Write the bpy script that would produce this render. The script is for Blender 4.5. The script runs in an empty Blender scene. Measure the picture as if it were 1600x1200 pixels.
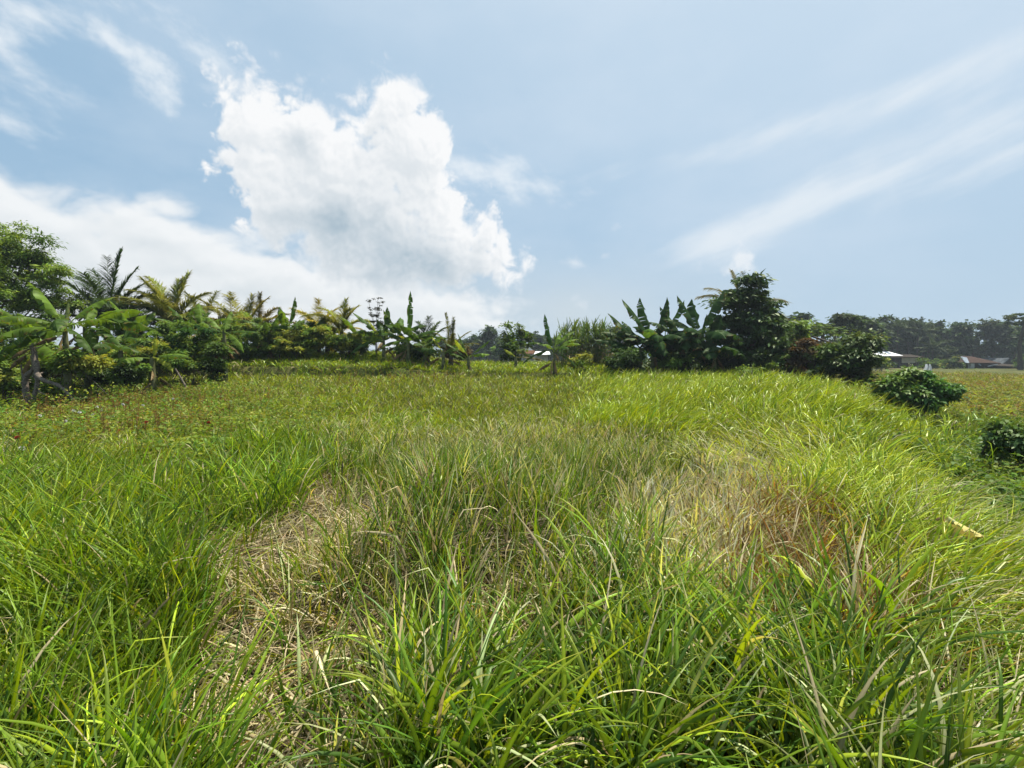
import bpy, math, random
import numpy as np
from mathutils import Vector

R = math.radians
rng = np.random.default_rng(7)
random.seed(7)
S = bpy.context.scene
COL = S.collection

# ------------------------------------------------------------------ camera
LENS = 16.5
F = LENS / 36 * 1600            # focal length in pixels of the 1600 px photograph
CAMZ = 1.9
PITCH = 3.12
cd = bpy.data.cameras.new('camera')
cam = bpy.data.objects.new('camera', cd)
COL.objects.link(cam)
cd.lens = LENS
cd.sensor_width = 36
cd.clip_start = 0.05
cd.clip_end = 5000
cam.location = (0, 0, CAMZ)
cam.rotation_euler = (R(90 - PITCH), 0, 0)
S.camera = cam

S.view_settings.view_transform = 'Standard'
S.view_settings.look = 'None'
S.view_settings.exposure = 0.65
S.view_settings.gamma = 1.0
try:
    S.view_settings.use_curve_mapping = False
except Exception:
    pass
S.cycles.max_bounces = 7
S.cycles.diffuse_bounces = 1
S.cycles.glossy_bounces = 2
S.cycles.transmission_bounces = 4
S.cycles.transparent_max_bounces = 6
S.cycles.caustics_reflective = False
S.cycles.caustics_refractive = False

# ------------------------------------------------------------------ sun and sky
SUN_EL, SUN_AZ = 66.0, 48.0          # azimuth: degrees to the right of straight ahead (+Y)
ld = bpy.data.lights.new('sun', 'SUN')
sun = bpy.data.objects.new('sun', ld)
COL.objects.link(sun)
ld.energy = 5.0
ld.angle = R(0.55)
ld.color = (1.0, 0.955, 0.87)
sdir = Vector((math.sin(R(SUN_AZ)) * math.cos(R(SUN_EL)), math.cos(R(SUN_AZ)) * math.cos(R(SUN_EL)), math.sin(R(SUN_EL))))
sun.rotation_euler = (-sdir).to_track_quat('-Z', 'Y').to_euler()
sun.location = sdir * 50

world = bpy.data.worlds.new('World')
S.world = world
world.use_nodes = True
world.cycles.sampling_method = 'MANUAL'
world.cycles.sample_map_resolution = 512


def pix_azel(px, py):
    """direction of a photograph pixel as azimuth / elevation in radians"""
    p = R(PITCH)
    dx, dz = (px - 800) / F, -(py - 600) / F
    d = Vector((dx, math.cos(p) + dz * math.sin(p), -math.sin(p) + dz * math.cos(p))).normalized()
    return math.atan2(d.x, d.y), math.asin(d.z)


class NT:
    """small helper for wiring shader nodes"""
    def __init__(s, nt):
        s.nt = nt

    def n(s, kind, **kw):
        nd = s.nt.nodes.new(kind)
        for k, v in kw.items():
            if k.startswith('i_'):
                nd.inputs[k[2:].replace('_', ' ')].default_value = v
            else:
                setattr(nd, k, v)
        return nd

    def link(s, a, b):
        s.nt.links.new(a, b)

    def put(s, sock, v):
        if hasattr(v, 'is_linked') or hasattr(v, 'links'):
            s.link(v, sock)
        else:
            sock.default_value = v

    def m(s, op, a, b=0.0, c=None, clamp=False):
        nd = s.nt.nodes.new('ShaderNodeMath')
        nd.operation = op
        nd.use_clamp = clamp
        s.put(nd.inputs[0], a)
        s.put(nd.inputs[1], b)
        if c is not None:
            s.put(nd.inputs[2], c)
        return nd.outputs[0]

    def vm(s, op, a, b=None):
        nd = s.nt.nodes.new('ShaderNodeVectorMath')
        nd.operation = op
        s.put(nd.inputs[0], a)
        if b is not None:
            s.put(nd.inputs[1], b)
        return nd

    def mix(s, f, a, b, kind='MIX'):
        nd = s.nt.nodes.new('ShaderNodeMix')
        nd.data_type = 'RGBA'
        nd.blend_type = kind
        s.put(nd.inputs[0], f)
        for sk, v in ((nd.inputs[6], a), (nd.inputs[7], b)):
            if isinstance(v, (tuple, list)):
                v = tuple(v) + (1,) if len(v) == 3 else v
            s.put(sk, v)
        return nd.outputs[2]

    def smooth(s, x, a, b):
        nd = s.nt.nodes.new('ShaderNodeMapRange')
        nd.interpolation_type = 'SMOOTHSTEP'
        s.put(nd.inputs[0], x)
        nd.inputs[1].default_value = a
        nd.inputs[2].default_value = b
        nd.inputs[3].default_value = 0
        nd.inputs[4].default_value = 1
        return nd.outputs[0]

    def noise(s, vec, scale, detail=6, rough=0.55, dist=0.0):
        nd = s.nt.nodes.new('ShaderNodeTexNoise')
        if vec is not None:
            s.link(vec, nd.inputs['Vector'])
        nd.inputs['Scale'].default_value = scale
        nd.inputs['Detail'].default_value = detail
        nd.inputs['Roughness'].default_value = rough
        nd.inputs['Distortion'].default_value = dist
        return nd.outputs[0]


def vhash(ix, iy, seed):
    h = (ix.astype(np.int64) * 374761393 + iy.astype(np.int64) * 668265263 + seed * 974711) & 0xFFFFFFFF
    h = ((h ^ (h >> 13)) * 1274126177) & 0xFFFFFFFF
    return ((h ^ (h >> 16)) & 0xFFFF) / 65535.0


def perlin(x, y, seed=0):
    """2-D gradient noise, about -0.7 .. 0.7"""
    ix, iy = np.floor(x), np.floor(y)
    fx, fy = x - ix, y - iy
    u = fx * fx * fx * (fx * (fx * 6 - 15) + 10)
    v = fy * fy * fy * (fy * (fy * 6 - 15) + 10)

    def g(dx, dy):
        a = vhash(ix + dx, iy + dy, seed) * (2 * math.pi)
        return np.cos(a) * (fx - dx) + np.sin(a) * (fy - dy)
    a = g(0, 0) * (1 - u) + g(1, 0) * u
    b = g(0, 1) * (1 - u) + g(1, 1) * u
    return a * (1 - v) + b * v


def fbm(x, y, octs=5, gain=0.5, lac=2.03, seed=0, billow=False):
    out, amp, tot = 0.0, 1.0, 0.0
    for i in range(octs):
        n = perlin(x, y, seed + i * 17)
        out = out + amp * (np.abs(n) * 2 - 0.42 if billow else n)
        tot += amp
        x, y = x * lac + 13.7, y * lac - 7.3
        amp *= gain
    return out / tot


def sstep(x, a, b):
    t = np.clip((x - a) / (b - a), 0, 1)
    return t * t * (3 - 2 * t)


def cloud_image():
    """the clouds as an equirectangular sheet at infinity, computed here: colour and cover by direction"""
    W, H = 4096, 2048
    A0, A1, E0, E1 = R(-82), R(82), R(-5), R(58)
    step = 2 * math.pi / W
    c0, c1 = int((0.25 + A0 / (2 * math.pi)) * W), int((0.25 + A1 / (2 * math.pi)) * W)
    r0, r1 = int((0.5 + E0 / math.pi) * H), int((0.5 + E1 / math.pi) * H)
    az = ((np.arange(c0, c1) + 0.5) / W - 0.25) * 2 * math.pi
    el = ((np.arange(r0, r1) + 0.5) / H - 0.5) * math.pi
    AZ, EL = np.meshgrid(az, el)
    deg = 180 / math.pi
    X, Y = AZ * deg, EL * deg                    # degrees

    def blobs(lst, x, y, k):
        acc = None
        for b in lst:
            px, py, rx, ry = b[:4]
            rot = R(b[4]) if len(b) > 4 else 0.0
            a0, e0 = pix_azel(px, py)
            ra = abs(pix_azel(px + rx, py)[0] - pix_azel(px - rx, py)[0]) / 2 * deg
            re = abs(pix_azel(px, py - ry)[1] - pix_azel(px, py + ry)[1]) / 2 * deg
            dx, dy = x - a0 * deg, y - e0 * deg
            if rot:
                dx, dy = dx * math.cos(rot) + dy * math.sin(rot), -dx * math.sin(rot) + dy * math.cos(rot)
            r = np.sqrt((dx / ra) ** 2 + (dy / re) ** 2)
            d = (1 - r) * min(ra, re)            # about the distance in degrees to the edge
            if acc is None:
                acc = d
            else:
                h = np.clip(0.5 + 0.5 * (d - acc) / k, 0, 1)
                acc = acc * (1 - h) + d * h + k * h * (1 - h)
        return acc

    def shift(a, sx, sy):
        """sample a at an offset of (sx, sy) pixels"""
        return np.roll(np.roll(a, -sy, 0), -sx, 1)

    CUM = [
        (385, 130, 40, 62), (405, 205, 80, 95), (480, 195, 66, 72), (520, 265, 125, 105), (575, 300, 90, 100),
        (600, 165, 66, 66), (640, 225, 72, 105), (665, 290, 55, 66), (470, 330, 110, 85), (365, 275, 30, 24),
        (600, 340, 150, 80), (680, 345, 80, 60), (728, 374, 62, 44), (765, 420, 66, 48), (800, 436, 44, 34), (740, 400, 80, 50), (700, 400, 90, 60), (640, 410, 150, 70),
        (768, 342, 12, 10), (560, 420, 110, 60),
        (1150, 416, 60, 17, 12), (1170, 402, 30, 11), (890, 462, 26, 14, -30), (915, 482, 34, 12, -25), (525, 462, 18, 26),
    ]
    PUFF = [(962, 352, 9, 7), (948, 398, 7, 5), (465, 120, 15, 10), (1010, 385, 5, 4), (895, 412, 20, 9)]
    LOW = [
        (-60, 330, 190, 100, -20), (90, 362, 170, 70, -14), (230, 368, 100, 55, -25), (310, 405, 120, 48, -25), (130, 430, 330, 90),
        (400, 450, 200, 62), (600, 490, 260, 60), (395, 360, 18, 10),
    ]
    WISP = [
        (40, 122, 60, 26, -30), (30, 12, 120, 30, 8), (5, 60, 40, 60), (745, 270, 110, 26, -8),
        (0, 185, 30, 14), (330, 92, 60, 26, -28), (820, 292, 40, 10, -5),
    ]
    STREAK = [
        (1380, 270, 300, 24, 16), (1220, 328, 160, 36, 22), (1400, 156, 160, 20, 9), (1270, 186, 190, 8, 6), (1580, 238, 160, 22, 15),
        (1130, 372, 70, 34, 20),
    ]
    # ---- tall heap
    wx = fbm(X * 0.16, Y * 0.16, 4, seed=3) * 2.6
    wy = fbm(X * 0.16 + 40, Y * 0.16, 4, seed=5) * 2.6
    xw, yw = X + wx, Y + wy
    bill = fbm(xw * 0.17, yw * 0.19, 7, 0.55, seed=11, billow=True)
    fine = fbm(X * 0.5, Y * 0.5, 7, 0.62, seed=23)
    sd = blobs(CUM, X + wx * 0.5, Y + wy * 0.5, 2.2)
    D = sd + bill * 5.0 + fine * 2.6 - 2.6 * sstep(fbm(X * 0.15 + 7, Y * 0.17, 4, seed=37), 0.04, 0.30) * sstep(sd, 4.5, 1.0) * sstep(Y, 20, 13) * 0.6
    dp = blobs(PUFF, X + wx * 0.3, Y + wy * 0.3, 0.5) + fine * 1.6 + bill * 0.8
    soft = 1.3 + 2.4 * sstep(fbm(X * 0.12, Y * 0.12, 3, seed=31), -0.1, 0.35) + 3.2 * sstep(Y, 13, 3)
    a_c = sstep(D, -0.15, soft)
    a_c = np.maximum(a_c * np.where(X > 12, 0.62, np.where(X > 4, 0.42, 1.0)), sstep(dp, -0.2, 1.2) * 0.45)
    # light reaching each part: what lies between it and the sun (up and to the right)
    dens = sstep(D, -0.1, 3.0) + 0.35 * np.clip(D, 0, 6) / 6
    puffy = fbm(xw * 0.22 + 9, yw * 0.24, 6, 0.55, seed=51, billow=True)
    dens = dens * np.clip(1 + puffy * 1.1, 0.1, 3)
    tau = np.zeros_like(dens)
    for k, s in enumerate((3, 7, 13, 21, 33, 50)):
        w = (3, 4, 6, 8, 12, 17)[k]
        tau += w * shift(dens, int(s * 0.40), s)
    light = np.exp(-tau / 46)
    gx = shift(D + puffy * 2.5, 3, 6) - (D + puffy * 2.5)
    rel = np.clip(-gx * 0.55, -0.5, 0.5)
    depth = sstep(sd, 0.5, 6.5) * sstep(Y, 22, 6)
    shade = sstep(blobs([(630, 400, 110, 40), (520, 350, 90, 40), (700, 420, 60, 20), (470, 230, 30, 30)], X + wx * 0.7, Y + wy * 0.7, 2.0) + bill * 2.5, -1.5, 4.0)
    v = np.clip(0.50 + 0.62 * light + 0.16 * rel - 0.12 * depth - 0.62 * shade - 0.12 * sstep(Y, 16, 4) + 0.04, 0, 1)
    # ---- low bank
    nl = fbm(X * 0.08 + wx * 0.02, Y * 0.16, 8, 0.5, seed=61)
    bl = fbm(xw * 0.13, yw * 0.2, 6, 0.5, seed=67, billow=True)
    sl = blobs(LOW, X + wx * 0.4, Y + wy * 0.4, 3.0)
    DL = sl + nl * 3.6 + bl * 2.2
    a_l = sstep(DL, -0.1, 1.9) * 0.95
    gl = shift(DL, 3, 9) - DL
    lowlit = np.exp(-np.clip(DL - 0.4, 0, 9) / 4.5)
    vl = np.clip(0.30 + 0.78 * lowlit - gl * 0.16 + nl * 0.45, 0, 1)
    # ---- wisps and high streaks
    fw = blobs(WISP, X + wx * 0.6, Y + wy * 0.6, 1.5)
    nw = fbm(X * 0.22 + Y * 0.12, Y * 0.42, 8, 0.62, seed=71)
    a_w = sstep(fw + nw * 4.0, -0.9, 3.0) * 0.9
    fk = blobs([(205, 88, 44, 17, -34), (240, 112, 34, 30, -30), (178, 68, 24, 8, -30), (255, 135, 16, 20, 0)], X + wx * 0.35, Y + wy * 0.35, 1.0)
    a_w = np.maximum(a_w, sstep(fk + nw * 2.2 + fine * 1.4, -0.9, 1.3) * 0.8)
    ca, sa = math.cos(R(17)), math.sin(R(17))
    xs, ys = X * ca + Y * sa, -X * sa + Y * ca
    ns = fbm(xs * 0.05 + wy * 0.06, ys * 0.38 + wx * 0.1, 8, 0.6, seed=81)
    nb = fbm(xs * 0.14, ys * 0.2, 6, 0.6, seed=87)
    fs = blobs(STREAK, X, Y, 2.0)
    a_s = sstep(fs + ns * 2.4 + nb * 1.4, -0.7, 2.4) * 0.72
    hz = fbm(X * 0.05, Y * 0.11, 6, 0.55, seed=91)
    a_h = np.clip(0.10 + hz * 0.55, 0, 0.4) * sstep(Y, -2, 12)

    def ramp(v, lo, hi):
        return np.stack([lo[i] + (hi[i] - lo[i]) * v for i in range(3)], -1)
    rgb = np.zeros(AZ.shape + (3,))
    al = np.zeros(AZ.shape)

    def over(col, a):
        nonlocal rgb, al
        a3 = a[..., None]
        na = a + al * (1 - a)
        rgb = (col * a3 + rgb * (al * (1 - a))[..., None]) / np.maximum(na, 1e-6)[..., None]
        al = na
    over(np.zeros_like(rgb) + np.array((0.74, 0.83, 0.93)), a_h)
    over(np.zeros_like(rgb) + np.array((0.86, 0.91, 0.95)), a_s)
    over(np.zeros_like(rgb) + np.array((0.88, 0.93, 0.97)), a_w)
    hb = blobs([(200, 500, 560, 110), (620, 500, 330, 90), (890, 490, 260, 80)], X, Y, 4.0)
    a_b = sstep(hb + nl * 3.0, -3.0, 9.0) * 0.85
    over(np.zeros_like(rgb) + np.array((0.63, 0.71, 0.76)), a_b)
    over(ramp(vl, (0.50, 0.59, 0.65), (0.93, 0.95, 0.96)), a_l)
    over(ramp(v, (0.40, 0.51, 0.60), (0.96, 0.97, 0.98)), a_c)
    edge = np.minimum(sstep(AZ, A0, A0 + R(12)), 1 - sstep(AZ, A1 - R(12), A1)) * (1 - sstep(EL, E1 - R(14), E1))

    def sheet(name, data):
        full = np.zeros((H, W, 4), np.float32)
        full[..., 3] = 1
        full[r0:r1, c0:c1, :3] = data
        img = bpy.data.images.new(name, W, H, alpha=False, float_buffer=True)
        img.colorspace_settings.name = 'Non-Color'
        img.pixels.foreach_set(full.ravel())
        img.update()
        img.pack()
        return img
    return sheet('cloud_colour', rgb), sheet('cloud_cover', (al * edge)[..., None].repeat(3, -1))


def build_sky():
    nt = world.node_tree
    nt.nodes.clear()
    T = NT(nt)
    out = T.n('ShaderNodeOutputWorld')
    bg = T.n('ShaderNodeBackground')
    T.link(bg.outputs[0], out.inputs[0])
    bg.inputs[1].default_value = 0.063
    K = 1 / 0.10                      # the sky's own units
    sky = T.n('ShaderNodeTexSky', sky_type='NISHITA')
    sky.sun_disc = False
    sky.sun_elevation = R(SUN_EL)
    sky.sun_rotation = R(SUN_AZ)
    sky.altitude = 0
    sky.air_density = 1.0
    sky.dust_density = 2.2
    sky.ozone_density = 1.0
    tc = T.n('ShaderNodeTexCoord')
    d0 = tc.outputs['Generated']
    sp = T.n('ShaderNodeSeparateXYZ')
    T.link(d0, sp.inputs[0])
    el = sp.outputs[2]
    sn = T.vm('DOT_PRODUCT', d0, tuple(sdir)).outputs[1]
    # humid veil: strong near the horizon and around the sun
    veil_s = T.m('MULTIPLY', T.smooth(sn, 0.25, 1.0), 0.62)
    veil_h = T.m('MULTIPLY', T.smooth(el, math.sin(R(20)), -0.02), 0.55)
    c = T.mix(0.82, sky.outputs[0], tuple(K * v for v in (0.37, 0.57, 0.77)))
    c = T.mix(veil_s, c, tuple(K * v for v in (0.74, 0.85, 0.95)))
    c = T.mix(veil_h, c, tuple(K * v for v in (0.54, 0.67, 0.79)))
    colour, cover = cloud_image()
    env = T.n('ShaderNodeTexEnvironment', image=colour)
    env2 = T.n('ShaderNodeTexEnvironment', image=cover)
    nd = T.vm('SCALE', env.outputs[0])
    nd.inputs['Scale'].default_value = K
    c = T.mix(env2.outputs[0], c, nd.outputs[0])
    T.link(c, bg.inputs[0])


build_sky()

# ------------------------------------------------------------------ ground shape
def at_x(px, Y):
    return (px - 800) / F * Y


def z_at(py, Y):
    return CAMZ + (560 - py) / F * Y


def ground_z(x, y):
    x, y = np.asarray(x, float), np.asarray(y, float)
    z = 0.05 * fbm(x * 0.35, y * 0.35, 3, seed=101) + 0.10 * fbm(x * 0.09, y * 0.09, 2, seed=103)
    near = sstep(np.hypot(x, y), 1.5, 4.0)
    # the grassy hump on the right, the small mound of straw left of the middle and the trodden trail beside it
    z = z + 0.90 * np.exp(-((x - 6.6) / np.where(x > 6.6, 1.9, 3.4)) ** 2 - ((y - 11.8) / 3.4) ** 2)
    z = z + 0.42 * near * np.exp(-((x + 0.5) / 1.35) ** 2 - ((y - 4.6) / 1.4) ** 2)
    z = z - 0.10 * near * np.exp(-((x + 2.0) / 0.5) ** 2) * sstep(y, 8, 5)
    # beyond the hump's right shoulder the ground lies lower
    z = z - 0.32 * sstep(x, 0.72 * y, 0.90 * y + 0.4) * sstep(y, 3.0, 6.0) * (1 - sstep(y, 18, 30))
    # gentle rise to the back, then the low bank with the terrace on it
    back = sstep(y, 12, 25) * (1 - sstep(x, 12, 19)) * (1 - sstep(y, 46, 70))
    z = z + 0.75 * back
    foot = 24.4 + 0.5 * fbm(x * 0.3, y * 0.0 + 3.3, 3, seed=109)
    hi = 1.25 * (1 - sstep(x, -7.5, -3.0)) + 0.62 * sstep(x, -7.5, -3.0) * (1 - sstep(x, 5.0, 8.0))
    z = z + hi * (0.55 * sstep(y, foot, foot + 0.5) + 0.45 * sstep(y, foot + 0.3, foot + 4.5)) * (1 - sstep(y, 46, 70))
    return z


def gz(x, y):
    return float(ground_z(np.array([x]), np.array([y]))[0])


# ------------------------------------------------------------------ materials
def new_mat(name):
    m = bpy.data.materials.new(name)
    m.use_nodes = True
    m.node_tree.nodes.clear()
    return m, NT(m.node_tree)


def leaf_material(name, trans=0.4, gloss=0.06, rough=0.4, tint=1.0, tcol=(1.25, 1.15, 0.45)):
    """leaf surface coloured per leaf by the mesh's own 'tone' attribute, letting light through"""
    m, T = new_mat(name)
    out = T.n('ShaderNodeOutputMaterial')
    at = T.n('ShaderNodeAttribute', attribute_name='tone')
    geo = T.n('ShaderNodeNewGeometry')
    nz = T.noise(geo.outputs['Position'], 9.0, 3, 0.6)
    col = T.mix(T.m('MULTIPLY', nz, 0.35), at.outputs['Color'], (0.55, 0.6, 0.45), 'MULTIPLY')
    df = T.n('ShaderNodeBsdfDiffuse')
    T.link(col, df.inputs[0])
    tr = T.n('ShaderNodeBsdfTranslucent')
    T.link(T.mix(1.0, col, tcol, 'MULTIPLY'), tr.inputs[0])
    gl = T.n('ShaderNodeBsdfGlossy')
    gl.inputs['Roughness'].default_value = rough
    gl.inputs['Color'].default_value = (0.85, 0.92, 0.70, 1)
    m1 = T.n('ShaderNodeMixShader')
    m1.inputs[0].default_value = trans
    T.link(df.outputs[0], m1.inputs[1])
    T.link(tr.outputs[0], m1.inputs[2])
    lw = T.n('ShaderNodeLayerWeight')
    lw.inputs[0].default_value = 0.25
    m2 = T.n('ShaderNodeMixShader')
    T.link(T.m('ADD', gloss, T.m('MULTIPLY', lw.outputs[0], gloss)), m2.inputs[0])
    T.link(m1.outputs[0], m2.inputs[1])
    T.link(gl.outputs[0], m2.inputs[2])
    T.link(m2.outputs[0], out.inputs[0])
    return m


def rough_material(name, c1, c2, scale=6.0, rough=0.85, bump=0.3, use_tone=False, spec=0.25):
    m, T = new_mat(name)
    out = T.n('ShaderNodeOutputMaterial')
    b = T.n('ShaderNodeBsdfPrincipled')
    b.inputs['Roughness'].default_value = rough
    b.inputs['Specular IOR Level'].default_value = spec
    tc = T.n('ShaderNodeTexCoord')
    n = T.noise(tc.outputs['Object'], scale, 8, 0.62, 0.3)
    f = T.smooth(n, 0.32, 0.68)
    col = T.mix(f, c1, c2)
    if use_tone:
        at = T.n('ShaderNodeAttribute', attribute_name='tone')
        col = T.mix(1.0, at.outputs['Color'], T.mix(f, (0.6, 0.6, 0.6), (1.25, 1.25, 1.25)), 'MULTIPLY')
    T.link(col, b.inputs['Base Color'])
    bp = T.n('ShaderNodeBump')
    bp.inputs['Strength'].default_value = bump
    bp.inputs['Distance'].default_value = 0.05
    T.link(n, bp.inputs['Height'])
    T.link(bp.outputs[0], b.inputs['Normal'])
    T.link(b.outputs[0], out.inputs[0])
    return m


M = {}
M['grass'] = leaf_material('grass_blade', 0.33, 0.018, 0.40, tcol=(1.45, 1.32, 0.35))
M['straw'] = leaf_material('dry_grass_blade', 0.25, 0.012, 0.5, tcol=(1.1, 1.0, 0.75))
M['leaf'] = leaf_material('tree_leaf', 0.42, 0.012, 0.5)
M['gloss_leaf'] = leaf_material('glossy_leaf', 0.32, 0.022, 0.45)
M['banana'] = leaf_material('banana_leaf_blade', 0.45, 0.008, 0.5)
M['frond'] = leaf_material('palm_frond_blade', 0.4, 0.014, 0.5)
M['dead'] = leaf_material('dead_leaf_blade', 0.2, 0.02, 0.6, tcol=(1.1, 1.0, 0.7))
M['bark'] = rough_material('grey_bark', (0.085, 0.066, 0.05), (0.27, 0.22, 0.17), 22, 0.9, 1.0)
M['darkbark'] = rough_material('dark_bark', (0.035, 0.028, 0.02), (0.10, 0.08, 0.06), 7, 0.9, 0.6)
M['stem'] = rough_material('green_stem', (0.05, 0.08, 0.02), (0.14, 0.15, 0.05), 6, 0.6, 0.2)
M['pseudostem'] = rough_material('banana_stem_skin', (0.05, 0.055, 0.02), (0.17, 0.17, 0.07), 4, 0.6, 0.2)


# ------------------------------------------------------------------ mesh building
class MB:
    """collects quads with a colour per vertex and links them as ONE mesh object"""
    def __init__(s):
        s.v, s.q, s.c, s.n = [], [], [], 0

    def add(s, v, q, c):
        v = np.asarray(v, np.float32).reshape(-1, 3)
        q = np.asarray(q, np.int64).reshape(-1, 4)
        c = np.asarray(c, np.float32)
        if c.ndim == 1:
            c = np.tile(c, (len(v), 1))
        s.v.append(v)
        s.q.append(q + s.n)
        s.c.append(c.reshape(-1, 3))
        s.n += len(v)

    def mesh(s, name, mat, smooth=True):
        v, q, c = np.concatenate(s.v), np.concatenate(s.q), np.concatenate(s.c)
        me = bpy.data.meshes.new(name)
        me.vertices.add(len(v))
        me.vertices.foreach_set('co', v.ravel())
        me.loops.add(q.size)
        me.loops.foreach_set('vertex_index', q.ravel().astype(np.int32))
        me.polygons.add(len(q))
        me.polygons.foreach_set('loop_start', np.arange(0, q.size, 4, dtype=np.int32))
        me.polygons.foreach_set('use_smooth', np.full(len(q), smooth))
        me.update(calc_edges=True)
        a = me.attributes.new('tone', 'FLOAT_COLOR', 'POINT')
        a.data.foreach_set('color', np.concatenate([c, np.ones((len(c), 1), np.float32)], 1).ravel())
        me.materials.append(mat)
        return me

    def build(s, name, mat, parent=None, loc=None, smooth=True):
        o = bpy.data.objects.new(name, s.mesh(name, mat, smooth))
        COL.objects.link(o)
        if parent is not None:
            o.parent = parent
        if loc is not None:
            o.location = loc
        return o


def tag(o, label=None, cat=None, group=None, kind=None):
    if label:
        o['label'] = label
    if cat:
        o['category'] = cat
    if group:
        o['group'] = group
    if kind:
        o['kind'] = kind
    return o


def thing(name, loc, label, cat, group=None, rz=0.0):
    o = bpy.data.objects.new(name, None)
    o.empty_display_size = 0.3
    COL.objects.link(o)
    o.location = loc
    o.rotation_euler = (0, 0, rz)
    return tag(o, label, cat, group)


def copy_tree(o, loc, label, rz=0.0, sc=(1, 1, 1), group=None):
    c = o.copy()
    COL.objects.link(c)
    c.location, c.rotation_euler, c.scale = loc, (0, 0, rz), sc
    tag(c, label, None, group)

    def kids(src, dst):
        for ch in list(src.children):
            k = ch.copy()
            COL.objects.link(k)
            k.parent = dst
            kids(ch, k)
    kids(o, c)
    return c


def nrm(v):
    return v / np.maximum(np.linalg.norm(v, axis=-1, keepdims=True), 1e-9)


def vary(col, n, s=0.18, hue=0.10):
    """n colours around col: lighter and darker, yellower and bluer"""
    col = np.asarray(col, float)
    k = np.exp(rng.normal(0, s, (n, 1)))
    h = np.exp(rng.normal(0, hue, (n, 3)))
    return np.clip(col * k * h, 0.003, 0.9)


def strips(mb, root, dirv, L, W, droop, segs, col, tipcol=None, prof=None, roll=0.4):
    """narrow blades that leave root along dirv and sag under their own weight"""
    n = len(root)
    t = np.linspace(0, 1, segs + 1)
    L, W, droop = (np.broadcast_to(np.asarray(a, float), (n,)) for a in (L, W, droop))
    dirv = nrm(dirv)
    pos = root[:, None, :] + dirv[:, None, :] * (L[:, None] * t)[..., None]
    pos[..., 2] -= (droop * L)[:, None] * t ** 2
    tang = nrm(np.gradient(pos, axis=1))
    side = nrm(np.cross(tang, np.array([0, 0, 1.0])) + 1e-6)
    up = np.cross(side, tang)
    r = rng.normal(0, roll, (n, 1, 1))
    side = side * np.cos(r) + up * np.sin(r)
    p = (np.sin(np.pi * (0.12 + 0.88 * t)) ** 0.7 if prof is None else prof(t))
    w = (W[:, None] * p)[..., None] * 0.5
    v = np.stack([pos - side * w, pos + side * w], 2).reshape(n, -1, 3)
    k = np.arange(segs)
    q1 = np.stack([2 * k, 2 * k + 1, 2 * k + 3, 2 * k + 2], 1)
    q = q1[None] + (np.arange(n) * (segs + 1) * 2)[:, None, None]
    c0 = np.broadcast_to(np.asarray(col, float), (n, 3))
    c1 = c0 if tipcol is None else np.broadcast_to(np.asarray(tipcol, float), (n, 3))
    c = c0[:, None, :] + (c1 - c0)[:, None, :] * (t ** 2)[None, :, None]
    mb.add(v.reshape(-1, 3), q.reshape(-1, 4), np.repeat(c, 2, axis=1).reshape(-1, 3))


def leaves(mb, cen, dirv, nor, L, W, col, fold=0.12):
    """small leaves, each a folded diamond"""
    n = len(cen)
    dirv = nrm(dirv)
    side = nrm(np.cross(dirv, nor))
    up = np.cross(side, dirv)
    L, W = (np.broadcast_to(np.asarray(a, float), (n,))[:, None] for a in (L, W))
    b = cen - dirv * L * 0.5
    tip = cen + dirv * L * 0.5 - up * L * 0.12
    s1 = cen + side * W * 0.5 + up * W * fold - dirv * L * 0.08
    s2 = cen - side * W * 0.5 + up * W * fold - dirv * L * 0.08
    v = np.stack([b, s1, tip, s2], 1).reshape(-1, 3)
    q = np.arange(4 * n).reshape(n, 4)
    mb.add(v, q, np.repeat(np.broadcast_to(col, (n, 3)), 4, axis=0))


def tube(mb, pts, rad, col, sides=7, wob=0.0):
    pts = np.asarray(pts, float)
    rad = np.broadcast_to(np.asarray(rad, float), (len(pts),))
    tg = nrm(np.gradient(pts, axis=0))
    ref = np.array([0.31, 0.2, 0.93]) if abs(tg[:, 2]).mean() < 0.8 else np.array([0.9, 0.3, 0.1])
    a = nrm(np.cross(tg, ref))
    b = np.cross(tg, a)
    th = np.linspace(0, 2 * np.pi, sides, endpoint=False)
    rr = rad[:, None] * (1 + (rng.normal(0, wob, (len(pts), sides)) if wob else 0))
    v = pts[:, None] + (a[:, None] * np.cos(th)[None, :, None] + b[:, None] * np.sin(th)[None, :, None]) * rr[..., None]
    q = []
    for i in range(len(pts) - 1):
        for j in range(sides):
            k = (j + 1) % sides
            q.append((i * sides + j, i * sides + k, (i + 1) * sides + k, (i + 1) * sides + j))
    mb.add(v.reshape(-1, 3), q, col)


def bezier(p, n=8):
    """smooth polyline through the given points"""
    p = np.asarray(p, float)
    s = np.linspace(0, len(p) - 1, n)
    out = []
    for u in s:
        i = min(int(u), len(p) - 2)
        f = u - i
        p0, p1, p2, p3 = p[max(i - 1, 0)], p[i], p[i + 1], p[min(i + 2, len(p) - 1)]
        out.append(0.5 * ((2 * p1) + (-p0 + p2) * f + (2 * p0 - 5 * p1 + 4 * p2 - p3) * f ** 2 + (-p0 + 3 * p1 - 3 * p2 + p3) * f ** 3))
    return np.array(out)


def azdir(az, el):
    """unit vector: az degrees clockwise from +Y (90 = to the right), el degrees above level"""
    a, e = R(az), R(el)
    return np.array([math.sin(a) * math.cos(e), math.cos(a) * math.cos(e), math.sin(e)])


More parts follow.
